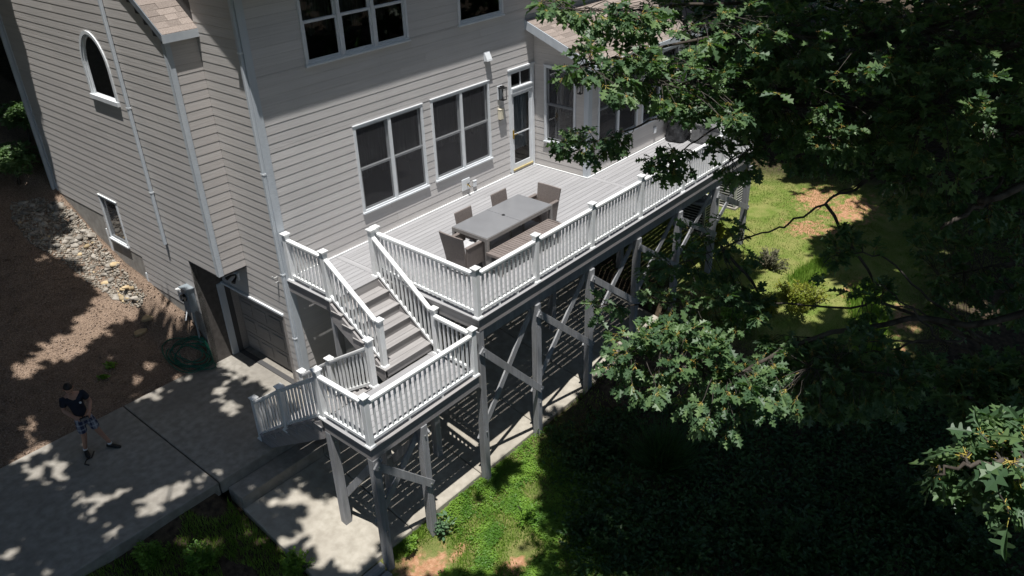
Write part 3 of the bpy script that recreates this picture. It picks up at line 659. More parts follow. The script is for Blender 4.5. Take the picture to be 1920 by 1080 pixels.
m = MB(); ubox(m, 'x', 0, a-.2, b+.05, -1.25, -1.2, 0, 2.7); ubox(m, 'x', 0, a-.3, b+.3, -1.2, -.14, -.04, 0.0); ubox(m, 'x', 0, a-.22, a-.2, -1.2, -.13, 0, 2.7); m.obj('interior', ROOM, pd, fix=True)

m = MB(); n = 50; pts = []
for q in range(n+1):
    u = a+(b-a)*q/n; dd = -.13-.022*math.sin(q*1.3)
    pts += [P3('x', 0, u, dd, .55), P3('x', 0, u, dd, 2.05)]
m.poly(pts, [(2*q, 2*q+2, 2*q+3, 2*q+1) for q in range(n)]); m.obj('curtain', mat('sheer_curtain', (.5, .55, .6), (.6, .64, .68), rough=.9), pd)
# ------------------------------------------------------------------ deck and stairs
H = 1.04; ZL = -1.134; RISE = .189; RUN = .28
DY = -4.06; DXL, DXR = -.03, 12.22; SE = -1.40                # deck front edge, ends, stair-head edge
deck = thing('deck', (6, -2, -3.8), 'raised grey board deck with white railing along the back of the house', 'deck')
stairs = thing('staircase', (-.3, -2.5, -3.8), 'two-flight grey deck staircase with a white-railed square landing', 'staircase')
TH = .016
_post = meshonly(MB().box(-.0525, .0525, -.0525, .0525, 0, H-.055), 'post_sleeve', WHITE, bevel=.006)
_cap = meshonly(MB().frustum(0, 0, 0, .035, .060, .076).frustum(0, 0, .0352, .047, .076, .074).frustum(0, 0, .0472, .068, .074, .008), 'post_cap', WHITE)
_base = meshonly(MB().frustum(0, 0, 0, .028, .075, .070).frustum(0, 0, .0282, .04, .070, .058), 'post_base', WHITE)
def post(x, y, z, par, base=True):
    p = inst('railing_post', _post, (x, y, z), par)
    inst('post_cap', _cap, (x, y, z+H-.066), p)
    if base: inst('post_base', _base, (x, y, z+.001), p)
    return p
_bal = {}
def bal_mesh(L):
    k = round(L, 3)
    if k not in _bal: _bal[k] = meshonly(MB().box(-.0165, .0165, -.0165, .0165, 0, k), 'baluster', WHITE)
    return _bal[k]
RT, RB = .905, .075                                            # rail top height, bottom-rail underside
def railing(p, q, par, gap=.118, feet=True):
    """white rail between two posts; p, q are (x, y, floor z) at the post centres"""
    p = np.array(p, float); q = np.array(q, float); h = (q-p)*[1, 1, 0]; Lh = np.linalg.norm(h); e = h/Lh
    sl = (q[2]-p[2])/Lh; a = p+e*.053+[0, 0, sl*.053]; b = q-e*.053-[0, 0, sl*.053]
    up = np.array([0, 0, 1.0])
    def rail(z0, z1, w):
        n = np.cross(e, up)*w/2
        return MB().quad8([a-n+up*z0, b-n+up*z0, b+n+up*z0, a+n+up*z0, a-n+up*z1, b-n+up*z1, b+n+up*z1, a+n+up*z1])
    top = rail(RT-.05, RT, .09).obj('railing', WHITE, par, bevel=.006, fix=True)
    rail(RT-.085, RT-.0505, .045).obj('under_rail', WHITE, top, fix=True)
    rail(RB, RB+.055, .05).obj('bottom_rail', WHITE, top, fix=True)
    n = max(1, int(round((Lh-.1)/gap))-1)
    for i in range(n):
        t = (i+1)/(n+1); c = a+(b-a)*t
        L = RT-.083-(RB+.05); inst('baluster', bal_mesh(L), c+up*(RB+.05), top)
    if feet and sl == 0:
        for t in ([.5] if Lh < 1.4 else [.34, .67]):
            c = a+(b-a)*t; bx('rail_foot', WHITE, top, c[0]-.02, c[0]+.02, c[1]-.02, c[1]+.02, c[2], c[2]+RB)
    return top
# --- floor boards (each one its own object) with picture-frame border
PITCH, BWID = .14, .1325
def board_x(x0, x1, y0, y1, par, z=0.0, m=BOARDX, name='deck_board'):
    return MB().box(x0, x1, y0, y1, z-TH, z).obj(name, m, par, bevel=.0012, fix=True)
BK1 = (1.185, 1.315); BK2 = (7.83, 7.96)
y = -.016; k = 0
while y > DY+.15:
    a, b = y-BWID, y
    if b > SE+.14: board_x(.1, BK1[0]-.006, max(a, SE+.14), b, deck)
    x0 = BK1[1]+.006
    if a > SY-.05: board_x(x0, SX-.045, a, b, deck)
    else:
        board_x(x0, BK2[0]-.006, a, b, deck); board_x(BK2[1]+.006, DXR-.145, a, b, deck)
    y -= PITCH
def board_y(x0, x1, y0, y1, par, z=0.0, name='deck_board'): return MB().box(x0, x1, y0, y1, z-TH, z).obj(name, BOARDY, par, bevel=.0012, fix=True)
board_y(BK1[0], BK1[1], DY+.14, -.02, deck); board_y(BK2[0], BK2[1], DY+.14, SY-.05, deck)
board_y(DXL, .094, SE+.14, -.03, deck); board_x(DXL, BK1[0]-.006, SE, SE+.134, deck)
board_x(BK1[0], DXR, DY, DY+.134, deck); board_y(DXR-.139, DXR, DY+.14, SY-.05, deck)
# --- rim, beam and joists
def rim(x0, x1, y0, y1, par, z=0.0, h=.25): MB().box(x0, x1, y0, y1, z-TH-.003-h, z-TH-.003).obj('rim_board', FASC, par, fix=True)
rim(1.22, DXR-.03, DY+.032, DY+.07, deck); rim(0.0, .038, SE+.03, -.0, deck); rim(.04, 1.21, SE+.03, SE+.068, deck)
rim(1.216, 1.254, DY+.071, SE+.02, deck); rim(DXR-.069, DXR-.031, DY+.071, SY-.05, deck)
JT = -TH-.004
for i in range(24):
    x = 1.7+i*.45
    if x > DXR-.2: break
    MB().box(x-.019, x+.019, DY+.075, -.02 if x < SX-.1 else SY-.03, JT-.235, JT).obj('joist', FRAME, deck, fix=True)
for yy in (-1.0,): MB().box(.06, 1.18, yy-.02, yy+.02, JT-.235, JT).obj('joist', FRAME, deck, fix=True)
MB().box(1.26, DXR-.08, -3.98, -3.86, -.50, JT-.238).obj('beam', FRAME, deck, fix=True)
MB().box(1.26, DXR-.08, -2.02, -1.90, -.50, JT-.238).obj('beam', FRAME, deck, fix=True)
# --- railing posts and rails
P1, P2, P3_, P3b, P4 = (.055, -.135), (.03, -1.315), (1.18, -1.315), (1.31, -1.29), (1.245, -3.985)
RX = [2.908, 4.727, 6.565, 8.406, 10.271, 12.13]
for q in (P1, P2, P3_, P3b, P4): post(*q, 0, deck)
for x in RX: post(x, -3.985, 0, deck)
railing((*P1, 0), (*P2, 0), deck); railing((*P3b, 0), (*P4, 0), deck)
prev = P4[0]
for x in RX: railing((prev, -3.985, 0), (x, -3.985, 0), deck); prev = x
post(12.13, -1.78, 0, deck); railing((12.13, -3.985, 0), (12.13, -1.78, 0), deck)
# --- support posts with diagonal braces, bolts
def support(x, y, ztop, par, s=.145):
    zb = ground(x, y); zb = float(max(zb, SLAB(y)) if (y > -3.9 and x < 8.5) else zb)
    return MB().box(x-s/2, x+s/2, y-s/2, y+s/2, zb-.06, ztop).obj('support_post', FRAME, par, bevel=.006, fix=True)
def bolt(c, par, ax=1):
    d = np.zeros(3); d[ax] = -.022; c = np.array(c, float); MB().tube([c, c+d], .016, 6).obj('bolt', BOLT, par, fix=True)
def brace(p, q, par, off, ax=1, w=.09, h=.14):
    p = np.array(p, float); q = np.array(q, float)
    p[ax] += off; q[ax] += off; n = np.zeros(3); n[ax] = 1
    d = (q-p)/np.linalg.norm(q-p); side = np.cross(d, n)
    b = MB().bar(p-d*.07, q+d*.07, h, .038, up=n).obj('brace', FRAME, par, bevel=.003, fix=True)
    if off < 0:
        for c in (p, q): bolt(c+np.eye(3)[ax]*-.019, b, ax)
    return b
SXP = [1.262]+[x+.02 for x in RX]
for i, x in enumerate(SXP):
    sp = support(x, -3.955 if i else -3.95, -.50 if i else -.28, deck)
    bolt((x, -4.03, -2.9 if i % 2 else -2.6), sp); bolt((x, -4.03, -.62), sp)
for i in range(len(SXP)-1):
    a, b = SXP[i], SXP[i+1]
    zb = max(-2.62, float(ground(b, -4))+1.15)
    brace((a, -3.955, -.72), (b, -3.955, zb), deck, -.093)
    brace((b, -3.955, -.60), (a, -3.955, zb-.25), deck, .093)
for x in (.1, 3.0, 6.0, 9.0, 12.0):
    support(x, -1.96 if x > 1 else -1.30, -.50 if x > 1 else -.28, deck)
# --- upper flight: 5 treads down to the landing
def flight_y(x0, x1, ystart, ydir, ztop, n, par, open_side=True):
    """n treads going down from ztop; ystart = face of the riser under the upper edge"""
    for k in range(n+1):
        yf = ystart+ydir*RUN*k; zt = ztop-RISE*k
        a, b = sorted((yf, yf-ydir*.018))
        MB().box(x0+.012, x1-.012, a, b, zt-RISE, zt-TH-.002).obj('stair_riser', TREADM, par, fix=True)
        if k < n:
            z = zt-RISE; wdt = (RUN+.022-.007)/2
            for j in range(2):
                a = yf+ydir*(.001+j*(wdt+.007)); b = a+ydir*wdt; a, b = sorted((a, b))
                MB().box(x0, x1, a, b, z-TH, z).obj('stair_tread', TREADM, par, bevel=.003, fix=True)
    for x in (x0+.02, x1-.06):
        pts = [(ystart, ztop-TH-.01)]
        y0_, z0_ = ystart, ztop-.03; y1_, z1_ = ystart+ydir*RUN*n, ztop-RISE*n-.03
        MB().prism([(y0_, z0_-.02), (y1_, z1_-.02), (y1_+ydir*.0, z1_-RISE-.02), (y1_-ydir*.1, z1_-RISE-.1), (y0_, z0_-.42)], 0, x, x+.04).obj('stringer', FASC, par, fix=True)
flight_y(-.06, 1.20, SE+.005, -1, 0.0, 5, stairs)
YL0 = SE+.005-RUN*5                                   # front edge of the last tread = -2.795
# --- landing
LX0, LX1, LYF = -1.55, 1.125, -4.09
yy = YL0-.02
board_x(LX0, LX1, LYF, LYF+.134, stairs, ZL, TREADM)
board_y(LX0, LX0+.134, LYF+.14, yy, stairs, ZL); board_y(LX1-.134, LX1, LYF+.14, yy, stairs, ZL)
q = LYF+.14
while q < yy-.03:
    board_x(LX0+.14, LX1-.14, q, min(q+BWID, yy), stairs, ZL, BOARDX); q += PITCH
rim(LX0+.03, LX1-.03, LYF+.03, LYF+.068, stairs, ZL); rim(LX0+.03, LX0+.068, LYF+.07, yy, stairs, ZL); rim(LX1-.068, LX1-.03, LYF+.07, yy, stairs, ZL); rim(LX0+.07, LX1-.07, yy-.06, yy-.02, stairs, ZL)
for i in range(6): MB().box(-1.1+i*.42-.019, -1.1+i*.42+.019, LYF+.07, yy-.062, ZL-TH-.235, ZL-TH-.004).obj('joist', FRAME, stairs, fix=True)
N1L = (.03, -2.70); N1R = (1.13, -2.955); LC = (-1.476, -4.01); LR = (1.045, -4.01); LLT = (-1.476, -2.80); DN = (-.34, -2.80)
post(*N1L, ZL+RISE, stairs)
for q in (N1R, LC, LR, LLT, DN): post(*q, ZL, stairs)
railing((*LC, ZL), (*LR, ZL), stairs); railing((*LLT, ZL), (*LC, ZL), stairs); railing((N1R[0]-.04, N1R[1], ZL), (LR[0], LR[1], ZL), stairs)
railing((*P2, 0), (*N1L, ZL+RISE), stairs); railing((*P3_, 0), (*N1R, ZL), stairs)
# --- lower flight runs back towards the garage
flight_y(-1.56, -.26, YL0+.02, 1, ZL, 8, stairs)
def zst(y): return ZL-RISE*max(0, math.floor((y-(YL0+.02))/RUN)+1)
yM, yB = -1.50, -.45
for x in (-1.476, -.34):
    post(x, yM, zst(yM), stairs); post(x, yB, zst(yB), stairs)
    z1, z2 = zst(yM)+.05, zst(yB)+.03
    railing((x, -2.80, ZL-.02), (x, yM, z1), stairs); railing((x, yM, z1), (x, yB, z2), stairs)
# landing supports
for (x, y) in ((-1.45, -4.0), (-.35, -4.0), (-1.45, -2.88), (-.35, -2.9), (.95, -2.9)):
    sp = support(x, y, ZL-TH-.255, stairs)
    bolt((x, y-.073, -1.62), sp)
    if (x, y) == (-1.45, -4.0): bolt((x, y-.073, -3.05), sp)
brace((-1.45, -4.0, -1.55), (-.35, -4.0, -2.72), stairs, -.093); brace((-.35, -4.0, -1.6), (-1.45, -4.0, -2.85), stairs, .093)
brace((-1.45, -4.0, -1.5), (-1.45, -2.88, -2.95), stairs, .093, ax=0)
brace((-.35, -4.0, -1.6), (-.35, -2.9, -2.9), stairs, .093, ax=0)
# ------------------------------------------------------------------ furniture on the deck
def xf(mb, loc, ang):
    c, s = math.cos(ang), math.sin(ang)
    mb.v = [(loc[0]+c*p[0]-s*p[1], loc[1]+s*p[0]+c*p[1], loc[2]+p[2]) for p in mb.v]; return mb
tb = thing('dining_table', (3.64, -2.54, 0), 'long grey metal dining table with dark glass top in two halves', 'table')
X0, X1, Y0, Y1 = 2.613, 4.676, -3.014, -2.065
for x in (X0, X1-.07):
    for y in (Y0, Y1-.07): bx('leg', TABM, tb, x, x+.07, y, y+.07, 0.002, .735, bevel=.004)
m = MB().box(X0+.07, X1-.07, Y0, Y0+.05, .66, .735).box(X0+.07, X1-.07, Y1-.05, Y1, .66, .735).box(X0, X0+.05, Y0+.07, Y1-.07, .66, .735).box(X1-.05, X1, Y0+.07, Y1-.07, .66, .735)
m.box(3.6, 3.68, Y0+.05, Y1-.05, .68, .725); m.obj('frame', TABM, tb, fix=True)
bx('glass_top', TABG, tb, X0+.012, 3.641, Y0+.012, Y1-.012, .737, .747, bevel=.003); bx('glass_top', TABG, tb, 3.648, X1-.012, Y0+.012, Y1-.012, .737, .747, bevel=.003)
MB().lathe((3.645, -2.54, .748), [(.035, 0), (.035, .008), (.012, .009)], 14).obj('umbrella_hole_cap', BLACKM, tb, fix=True)
def armchair(loc, ang, label):
    t = thing('armchair', (loc[0], loc[1], 0), label, 'chair', 'woven armchairs at the table ends')
    def P(name, mb, mm=WICK, bev=.012): return xf(mb, loc, ang).obj(name, mm, t, bevel=bev, fix=True)
    P('seat', MB().box(-.24, .27, -.25, .25, .30, .42))
    # curved tapering back: segments bowing outwards
    n = 8; mb = MB(); pts = []
    for j, (z, xo, hw) in enumerate(((.17, -.26, .25), (.45, -.29, .28), (.88, -.37, .31))):
        for i in range(n+1):
            u = -1+2*i/n; pts.append((xo-.014*(1-u*u), u*hw, z))
    out = [(p[0]-.035, p[1], p[2]) for p in pts]; N = len(pts); F = []
    for j in range(2):
        for i in range(n):
            a = j*(n+1)+i; F += [(a, a+1, a+n+2, a+n+1), (N+a+n+1, N+a+n+2, N+a+1, N+a)]
    for i in range(n): F += [(i, N+i, N+i+1, i+1), (2*(n+1)+i, 2*(n+1)+i+1, N+2*(n+1)+i+1, N+2*(n+1)+i)]
    for j in range(2):
        for i in (0, n): a = j*(n+1)+i; F.append((a, a+n+1, N+a+n+1, N+a))
    P('backrest', mb.poly(pts+out, F), bev=0)
    for s in (-1, 1):
        mb = MB().quad8([(-.27, s*.25, .17), (.26, s*.25, .17), (.26, s*.285, .17), (-.27, s*.285, .17), (-.30, s*.27, .64), (.30, s*.27, .62), (.30, s*.325, .62), (-.30, s*.325, .64)])
        P('arm', mb)
        P('arm_top', MB().box(-.3, .31, s*.295-.04, s*.295+.04, .621, .655))
    for x in (-.24, .23):
        for y in (-.25, .25): P('leg', MB().frustum(x, y, .002, .30, .02, .026), TABM, 0)
    return t
armchair((2.50, -2.54, 0), 0, 'woven brown armchair at the table end nearest the stairs, light cushion on it')
armchair((4.80, -2.53, 0), math.pi, 'woven brown armchair at the table end nearest the patio door')
# rumpled cushion
n = 16; pts = []; F = []
for i in range(n+1):
    for j in range(n+1):
        u, v = i/n*2-1, j/n*2-1; e = max(0, (1-u**4)*(1-v**4))**.5
        pts.append((2.55+.2*u, -2.54+.21*v, .425+.12*e+.022*math.sin(5*u+3*v)*e+.018*math.sin(7*v-2*u)*e))
for i in range(n):
    for j in range(n): a = i*(n+1)+j; F.append((a, a+n+1, a+n+2, a+1))
bot = [(p[0], p[1], .424) for p in pts]; N = len(pts); 
cs = MB().poly(pts+bot, F+[tuple(N+q for q in reversed(f)) for f in F]).obj('cushion', CUSH, None, smooth=True)
setp(cs, 'light grey rumpled cushion on the armchair nearest the stairs', 'cushion')
def side_chair(x, y, label):
    t = thing('side_chair', (x, y, 0), label, 'chair', 'armless chairs between table and house')
    loc, ang = (x, y, 0), -math.pi/2
    def P(name, mb, mm=WICK, bev=.01): return xf(mb, loc, ang).obj(name, mm, t, bevel=bev, fix=True)
    P('seat', MB().box(-.22, .24, -.23, .23, .38, .44))
    P('backrest', MB().quad8([(-.24, -.235, .36), (-.205, -.235, .36), (-.205, .235, .36), (-.24, .235, .36), (-.315, -.25, .87), (-.285, -.25, .87), (-.285, .25, .87), (-.315, .25, .87)]))
    for a in (-.2, .21):
        for b in (-.21, .21): P('leg', MB().frustum(a, b, .002, .38, .017, .02), TABM, 0)
side_chair(3.16, -2.16, 'armless woven chair on the house side of the table, nearer the stairs')
side_chair(4.30, -2.13, 'armless woven chair on the house side of the table, nearer the patio door')
bn = thing('bench', (3.55, -3.1, 0), 'long brown slatted bench between the table and the deck railing', 'bench')
bx0, bx1, by0, by1 = 2.59, 4.55, -3.36, -2.99
nsl = 24
for i in range(nsl):
    a = bx0+.045+(bx1-bx0-.09)*i/nsl; bx('seat_slat', BENC, bn, a, a+(bx1-bx0-.09)/nsl-.012, by0+.03, by1-.03, .438, .452, bevel=.002)
MB().box(bx0, bx1, by0, by0+.029, .40, .455).box(bx0, bx1, by1-.029, by1, .40, .455).box(bx0, bx0+.04, by0+.03, by1-.03, .40, .455).box(bx1-.04, bx1, by0+.03, by1-.03, .40, .455).obj('seat_frame', BENC, bn, fix=True)
for x in (bx0+.02, bx1-.08):
    for y in (by0+.01, by1-.07): bx('leg', TABM, bn, x, x+.06, y, y+.06, .002, .40)
# ------------------------------------------------------------------ fittings on the walls
def lantern(axis, plane, u, z, label, s=1.0, plate=True):
    c = P3(axis, plane, u, .02, z); t = thing('wall_lantern', c, label, 'lamp')
    def B(name, mm, *a): mb = MB(); ubox(mb, axis, plane, *a); return mb.obj(name, mm, t, fix=True)
    if plate: B('mounting_block', WINW, u-.085, u+.085, .013, .035, z-.13*s, z+.19*s)
    h, w = .17*s, .065*s; d0, d1 = .05, .05+2*w
    B('cap', BLACKM, u-w-.01, u+w+.01, d0-.01, d1+.01, z+h-.03, z+h-.005); B('roof', BLACKM, u-.03, u+.03, d0+w-.03, d0+w+.03, z+h-.005, z+h+.03)
    B('floor_plate', BLACKM, u-w, u+w, d0, d1, z-h+.03, z-h+.045); B('arm', BLACKM, u-.012, u+.012, .035, d0+w, z+h+.0, z+h+.015)
    for a in (-1, 1):
        for d in (d0, d1-.012): B('frame_bar', BLACKM, u+a*(w-.006)-.006, u+a*(w-.006)+.006, d, d+.012, z-h+.045, z+h-.03)
    cc = P3(axis, plane, u, d0+w, z-.05); MB().tube([cc, (cc[0], cc[1], cc[2]+.09)], .014*s, 8).obj('candle_tube', WINW, t, fix=True)
lantern('x', 0, 6.50, 2.17, 'black cage lantern on white block beside the patio door')
lantern('y', SX, -1.48, 2.22, 'small dark lantern on the sunroom side wall next to its corner', s=.8, plate=False)
vh = thing('vent_hood', P3('x', 0, 6.11, .01, 3.1), 'small white wedge-shaped vent hood high on the back wall', 'vent')
m = MB(); m.prism([(-.013, 3.03), (-.11, 3.03), (-.10, 3.07), (-.03, 3.21), (-.013, 3.21)], 0, 6.02, 6.19); m.obj('hood', WINW, vh, fix=True)
m = MB(); ubox(m, 'x', 0, 6.0, 6.21, .0125, .02, 3.02, 3.23); m.obj('flange', WINW, vh, fix=True)
ub = thing('alarm_box', P3('x', 0, 6.475, .01, 1.6), 'cream plastic box with small terminals below the cage lantern', 'box')
m = MB(); ubox(m, 'x', 0, 6.41, 6.545, .013, .10, 1.56, 1.80); m.obj('casing', CREAMP, ub, fix=True, bevel=.008)
m = MB(); ubox(m, 'x', 0, 6.405, 6.55, .013, .105, 1.801, 1.815); m.obj('lid', CREAMP, ub, fix=True)
for i in range(3): m = MB(); ubox(m, 'x', 0, 6.43+i*.035, 6.455+i*.035, .03, .06, 1.53, 1.56); m.obj('terminal', BLACKM, ub, fix=True)
hb_ = thing('hose_bib', P3('x', 0, 5.165, .01, .2), 'white square wall block with a garden tap low on the back wall', 'tap')
m = MB(); ubox(m, 'x', 0, 5.03, 5.30, .013, .04, .17, .45); m.obj('mounting_block', WINW, hb_, fix=True, bevel=.004)
MB().tube([(5.2, -.04, .29), (5.2, -.10, .29), (5.2, -.13, .25)], .014, 8).obj('spout', BRASS, hb_, fix=True)
MB().tube([(5.2, -.085, .29), (5.2, -.085, .335)], .008, 6).tube([(5.165, -.085, .335), (5.235, -.085, .335)], .011, 6).obj('tap_handle', BLACKM, hb_, fix=True)
ob = thing('outlet_box', P3('x', 0, 5.46, .01, .16), 'small grey outlet cover right of the garden tap', 'outlet')
m = MB(); ubox(m, 'x', 0, 5.41, 5.51, .013, .06, .16, .30); m.obj('cover', WINW, ob, fix=True, bevel=.006)
m = MB(); ubox(m, 'x', 0, 5.405, 5.515, .013, .066, .301, .312); m.obj('hood', WINW, ob, fix=True)
g = on(1225, 257, 1, SY)
o2 = thing('outlet_box', (g[0], SY, .3), 'small white outlet cover low on the sunroom wall near the grill', 'outlet')
m = MB(); ubox(m, 'x', SY, g[0]-.05, g[0]+.05, .013, .06, .32, .47); m.obj('cover', WINW, o2, fix=True, bevel=.006)
m = MB(); ubox(m, 'x', SY, g[0]-.055, g[0]+.055, .013, .066, .471, .482); m.obj('hood', WINW, o2, fix=True)
fl = thing('floodlight', (-.1, 1.9, -.6), 'dark floodlight in the shaded recess above the garage door', 'lamp')
MB().box(-.06, -.015, 1.8, 1.95, -.62, -.45).obj('housing', WINW, fl, fix=True)
for dy in (-.08, .09): MB().tube([(-.06, 1.87, -.5), (-.12, 1.87+dy, -.52), (-.22, 1.87+dy*1.6, -.58)], [.015, .022, .045], 10).obj('lamp_head', BLACKM, fl, fix=True)
vs = thing('hose_hook', (-.1, .32, -.12), 'small metal hook on the side wall beside the corner downspout', 'hook')
MB().tube([(-.013, .32, -.05), (-.10, .32, -.05), (-.12, .32, -.0)], .012, 6).tube([(-.013, .32, -.16), (-.07, .32, -.16)], .01, 6).obj('hook', ACM, vs, fix=True)
# electric meter and boxes at the end of the wing wall
em = thing('electric_meter', (XW-.1, 2.9, -1.6), 'blue-grey electric meter cabinet with conduit at the wall end by the hose', 'meter')
bx('cabinet', METER, em, XW-.19, XW-.0135, 2.72, 2.98, -1.42, -.86, bevel=.012)
bx('cabinet_hood', METER, em, XW-.215, XW-.0135, 2.70, 3.0, -.858, -.835)
MB().tube([(XW-.19, 2.85, -1.05), (XW-.26, 2.85, -1.05)], [.085, .08], 16).obj('meter_dial', GLASS, em, fix=True)
MB().tube([(XW-.1, 2.85, -1.42), (XW-.1, 2.85, -2.3)], .025, 8).obj('conduit', METER, em, fix=True)
jb = thing('junction_box', (XW-.1, 3.2, -1.5), 'small pale box with white lid left of the electric meter', 'box')
bx('casing', TRIM, jb, XW-.13, XW-.0135, 3.12, 3.30, -1.32, -1.04, bevel=.008); bx('lid', WHITE, jb, XW-.16, XW-.0135, 3.10, 3.32, -1.038, -1.02)
MB().tube([(XW-.07, 3.21, -1.32), (XW-.07, 3.21, -1.6), (XW-.2, 3.1, -1.75)], .018, 8).obj('pipe', WINW, jb, fix=True)
# ------------------------------------------------------------------ grill, storage box, condensers
gr = thing('covered_grill', (11.62, -2.02, 0), 'barbecue grill under a crumpled black cover against the sunroom wall', 'grill')
n, k = 28, 16; pts = []; F = []
for j in range(k+1):
    z = 1.08*j/k
    for i in range(n):
        t = 2*math.pi*i/n; c, s = math.cos(t), math.sin(t); e = .62
        hx, hy = .33, .28; taper = 1-.12*(j/k)-(0 if j < k-3 else .16*(j-k+3))
        wr = 1+.05*math.sin(5*t+j*.9)+.045*math.sin(9*t-j*1.3)+.03*math.sin(14*t+j*2.1)
        sx = np.sign(c)*abs(c)**e; sy = np.sign(s)*abs(s)**e
        pts.append((11.62+hx*sx*taper*wr, -2.02+hy*sy*taper*wr, z*(.97+.04*math.sin(3*t+1))+.03))
for j in range(k):
    for i in range(n): F.append((j*n+i, j*n+(i+1) % n, (j+1)*n+(i+1) % n, (j+1)*n+i))
F.append(tuple(k*n+i for i in range(n)))
MB().poly(pts, F).obj('cover', DKCOV, gr, smooth=True)
for (x, y) in ((11.45, -1.85), (11.8, -1.85), (11.45, -2.2), (11.8, -2.2)): MB().tube([(x-.02, y, .04), (x+.02, y, .04)], .038, 10).obj('caster', BLACKM, gr, fix=True)
sb = thing('storage_box', (11.85, -2.85, 0), 'grey plastic deck storage box behind the railing near the grill', 'box')
bx('body', GREYP, sb, 11.6, 12.02, -3.35, -2.42, .01, .5, bevel=.012); bx('lid', GREYP, sb, 11.57, 12.05, -3.38, -2.39, .502, .56, bevel=.015)
for i in range(3): bx('side_rib', GREYP, sb, 11.585, 11.6, -3.3+i*.31, -3.05+i*.31, .08, .44, bevel=.004)
bx('lid_handle', BLACKM, sb, 11.545, 11.57, -2.97, -2.8, .5, .53)
def condenser(c, label):
    zb = float(ground(c[0], c[1])); t = thing('air_conditioner', (c[0], c[1], zb), label, 'air conditioner', 'condensers under the far deck end')
    x, y = c[:2]; w = .40
    bx('pad', CONC, t, x-.48, x+.48, y-.48, y+.48, zb-.1, zb+.05)
    bx('coil_block', ACD, t, x-w+.02, x+w-.02, y-w+.02, y+w-.02, zb+.052, zb+.84)
    for sx in (-1, 1):
        for sy in (-1, 1): bx('corner_post', ACM, t, x+sx*w-.03, x+sx*w+.03, y+sy*w-.03, y+sy*w+.03, zb+.052, zb+.86)
    for i in range(9):
        z = zb+.1+i*.085
        MB().box(x-w-.012, x+w+.012, y-w-.012, y-w-.0, z, z+.02).box(x-w-.012, x-w, y-w, y+w, z, z+.02).obj('louver', ACM, t, fix=True)
    bx('top_panel', ACM, t, x-w-.03, x+w+.03, y-w-.03, y+w+.03, zb+.862, zb+.90, bevel=.01)
    for r in (.1, .17, .24, .31): 
        MB().tube([(x+r*math.cos(a), y+r*math.sin(a), zb+.915) for a in np.linspace(0, 2*math.pi, 22)], .008, 4).obj('fan_guard_ring', BLACKM, t, fix=True)
g = ground_hit(1316, 436); condenser((g[0]+.25, g[1]+.3), 'grey louvred air conditioner under the deck left of the yellow-green shrub')
g = ground_hit(1376, 390); condenser((g[0]+.3, g[1]+.35), 'second grey air conditioner farther back, partly hidden by the last deck post')
# ------------------------------------------------------------------ hose, stones
def surf(x, y):
    z = float(ground(x, y))
    if x < .06 and -.88 < y < 2.82: z = max(z, DZ)
    if -2.62 < x < 8.5 and -3.86 < y < -.02: z = max(z, SLAB(y))
    return z
hc = thing('garden_hose', (-1.05, 3.0, DZ), 'dark green garden hose in loose coils beside the garage', 'hose')
rr = random.Random(3)
for k in range(10):
    f = (.55, .68, .8, .62, .92, .45, .75, 1.0, .7, .85)[k]; cx, cy_ = 364+rr.uniform(-9, 9), 666+rr.uniform(-6, 6); ph = rr.uniform(0, 6); P = []
    for a in np.linspace(0, 2*math.pi, 44):
        q = 1+.10*math.sin(3*a+k)+.06*math.sin(2*a+2*k)
        u, v = cx+49*f*q*math.cos(a+ph), cy_+33*f*q*math.sin(a+ph); g = ground_hit(u, v)
        if g[2] < DZ+.03 and g[1] < 2.84: g = on(u, v, 2, DZ)
        P.append((min(g[0], XW-.04), g[1], g[2]+.016+.008*k+.008*math.sin(4*a+k)))
    P = np.array(P)
    for _ in range(2): P[1:-1] = (P[:-2]+P[1:-1]*2+P[2:])/4
    MB().tube(P, .0125, 6).obj('hose_loop', HOSE, hc, smooth=True)
def stone_mesh(seed, m):
    r = random.Random(seed); b = bmesh.new(); bmesh.ops.create_icosphere(b, subdivisions=2, radius=1)
    k1 = [r.uniform(1.5, 3) for _ in range(3)]; ph = [r.uniform(0, 6) for _ in range(3)]
    for v in b.verts:
        n = v.co.copy(); f = 1+.13*math.sin(k1[0]*n.x+ph[0])+.12*math.sin(k1[1]*n.y+ph[1])+.1*math.sin(k1[2]*n.z+ph[2]); v.co = n*f
        v.co.z *= .55
    me = bpy.data.meshes.new('stone'); b.to_mesh(me); b.free(); me.polygons.foreach_set('use_smooth', [True]*len(me.polygons)); me.materials.append(m); return me
SM = [stone_mesh(i, STONEM) for i in range(7)]; SO = [stone_mesh(50+i, STONEO) for i in range(3)]
g = ground_hit(180, 470)
bed = thing('stone_bed', tuple(g), 'bed of loose river stones along the foundation of the side wall', 'stones')
poly = [(20, 380), (80, 372), (132, 392), (182, 446), (232, 518), (268, 552), (262, 574), (226, 566), (172, 525), (122, 480), (66, 450), (30, 412)]
rr = random.Random(11); cnt = 0
while cnt < 285:
    px, py = rr.uniform(15, 272), rr.uniform(370, 578)
    if not inpoly(np.array([px]), np.array([py]), poly)[0]: continue
    q = ground_hit(px, py)
    if q[0] > XW-.08: continue
    s = rr.choice((.03, .035, .04, .045, .05, .06, .075, .095))*rr.uniform(.75, 1.25)
    och = rr.random() < (.6 if (px > 222 and py > 530) else .07)
    inst('stone', rr.choice(SO if och else SM), (q[0], q[1], ground(q[0], q[1])+s*.05), bed, rot=(rr.uniform(-.3, .3), rr.uniform(-.3, .3), rr.uniform(0, 6)), scale=(s*rr.uniform(.9, 1.5), s*rr.uniform(.7, 1.0), s*rr.uniform(.7, 1.2))); cnt += 1
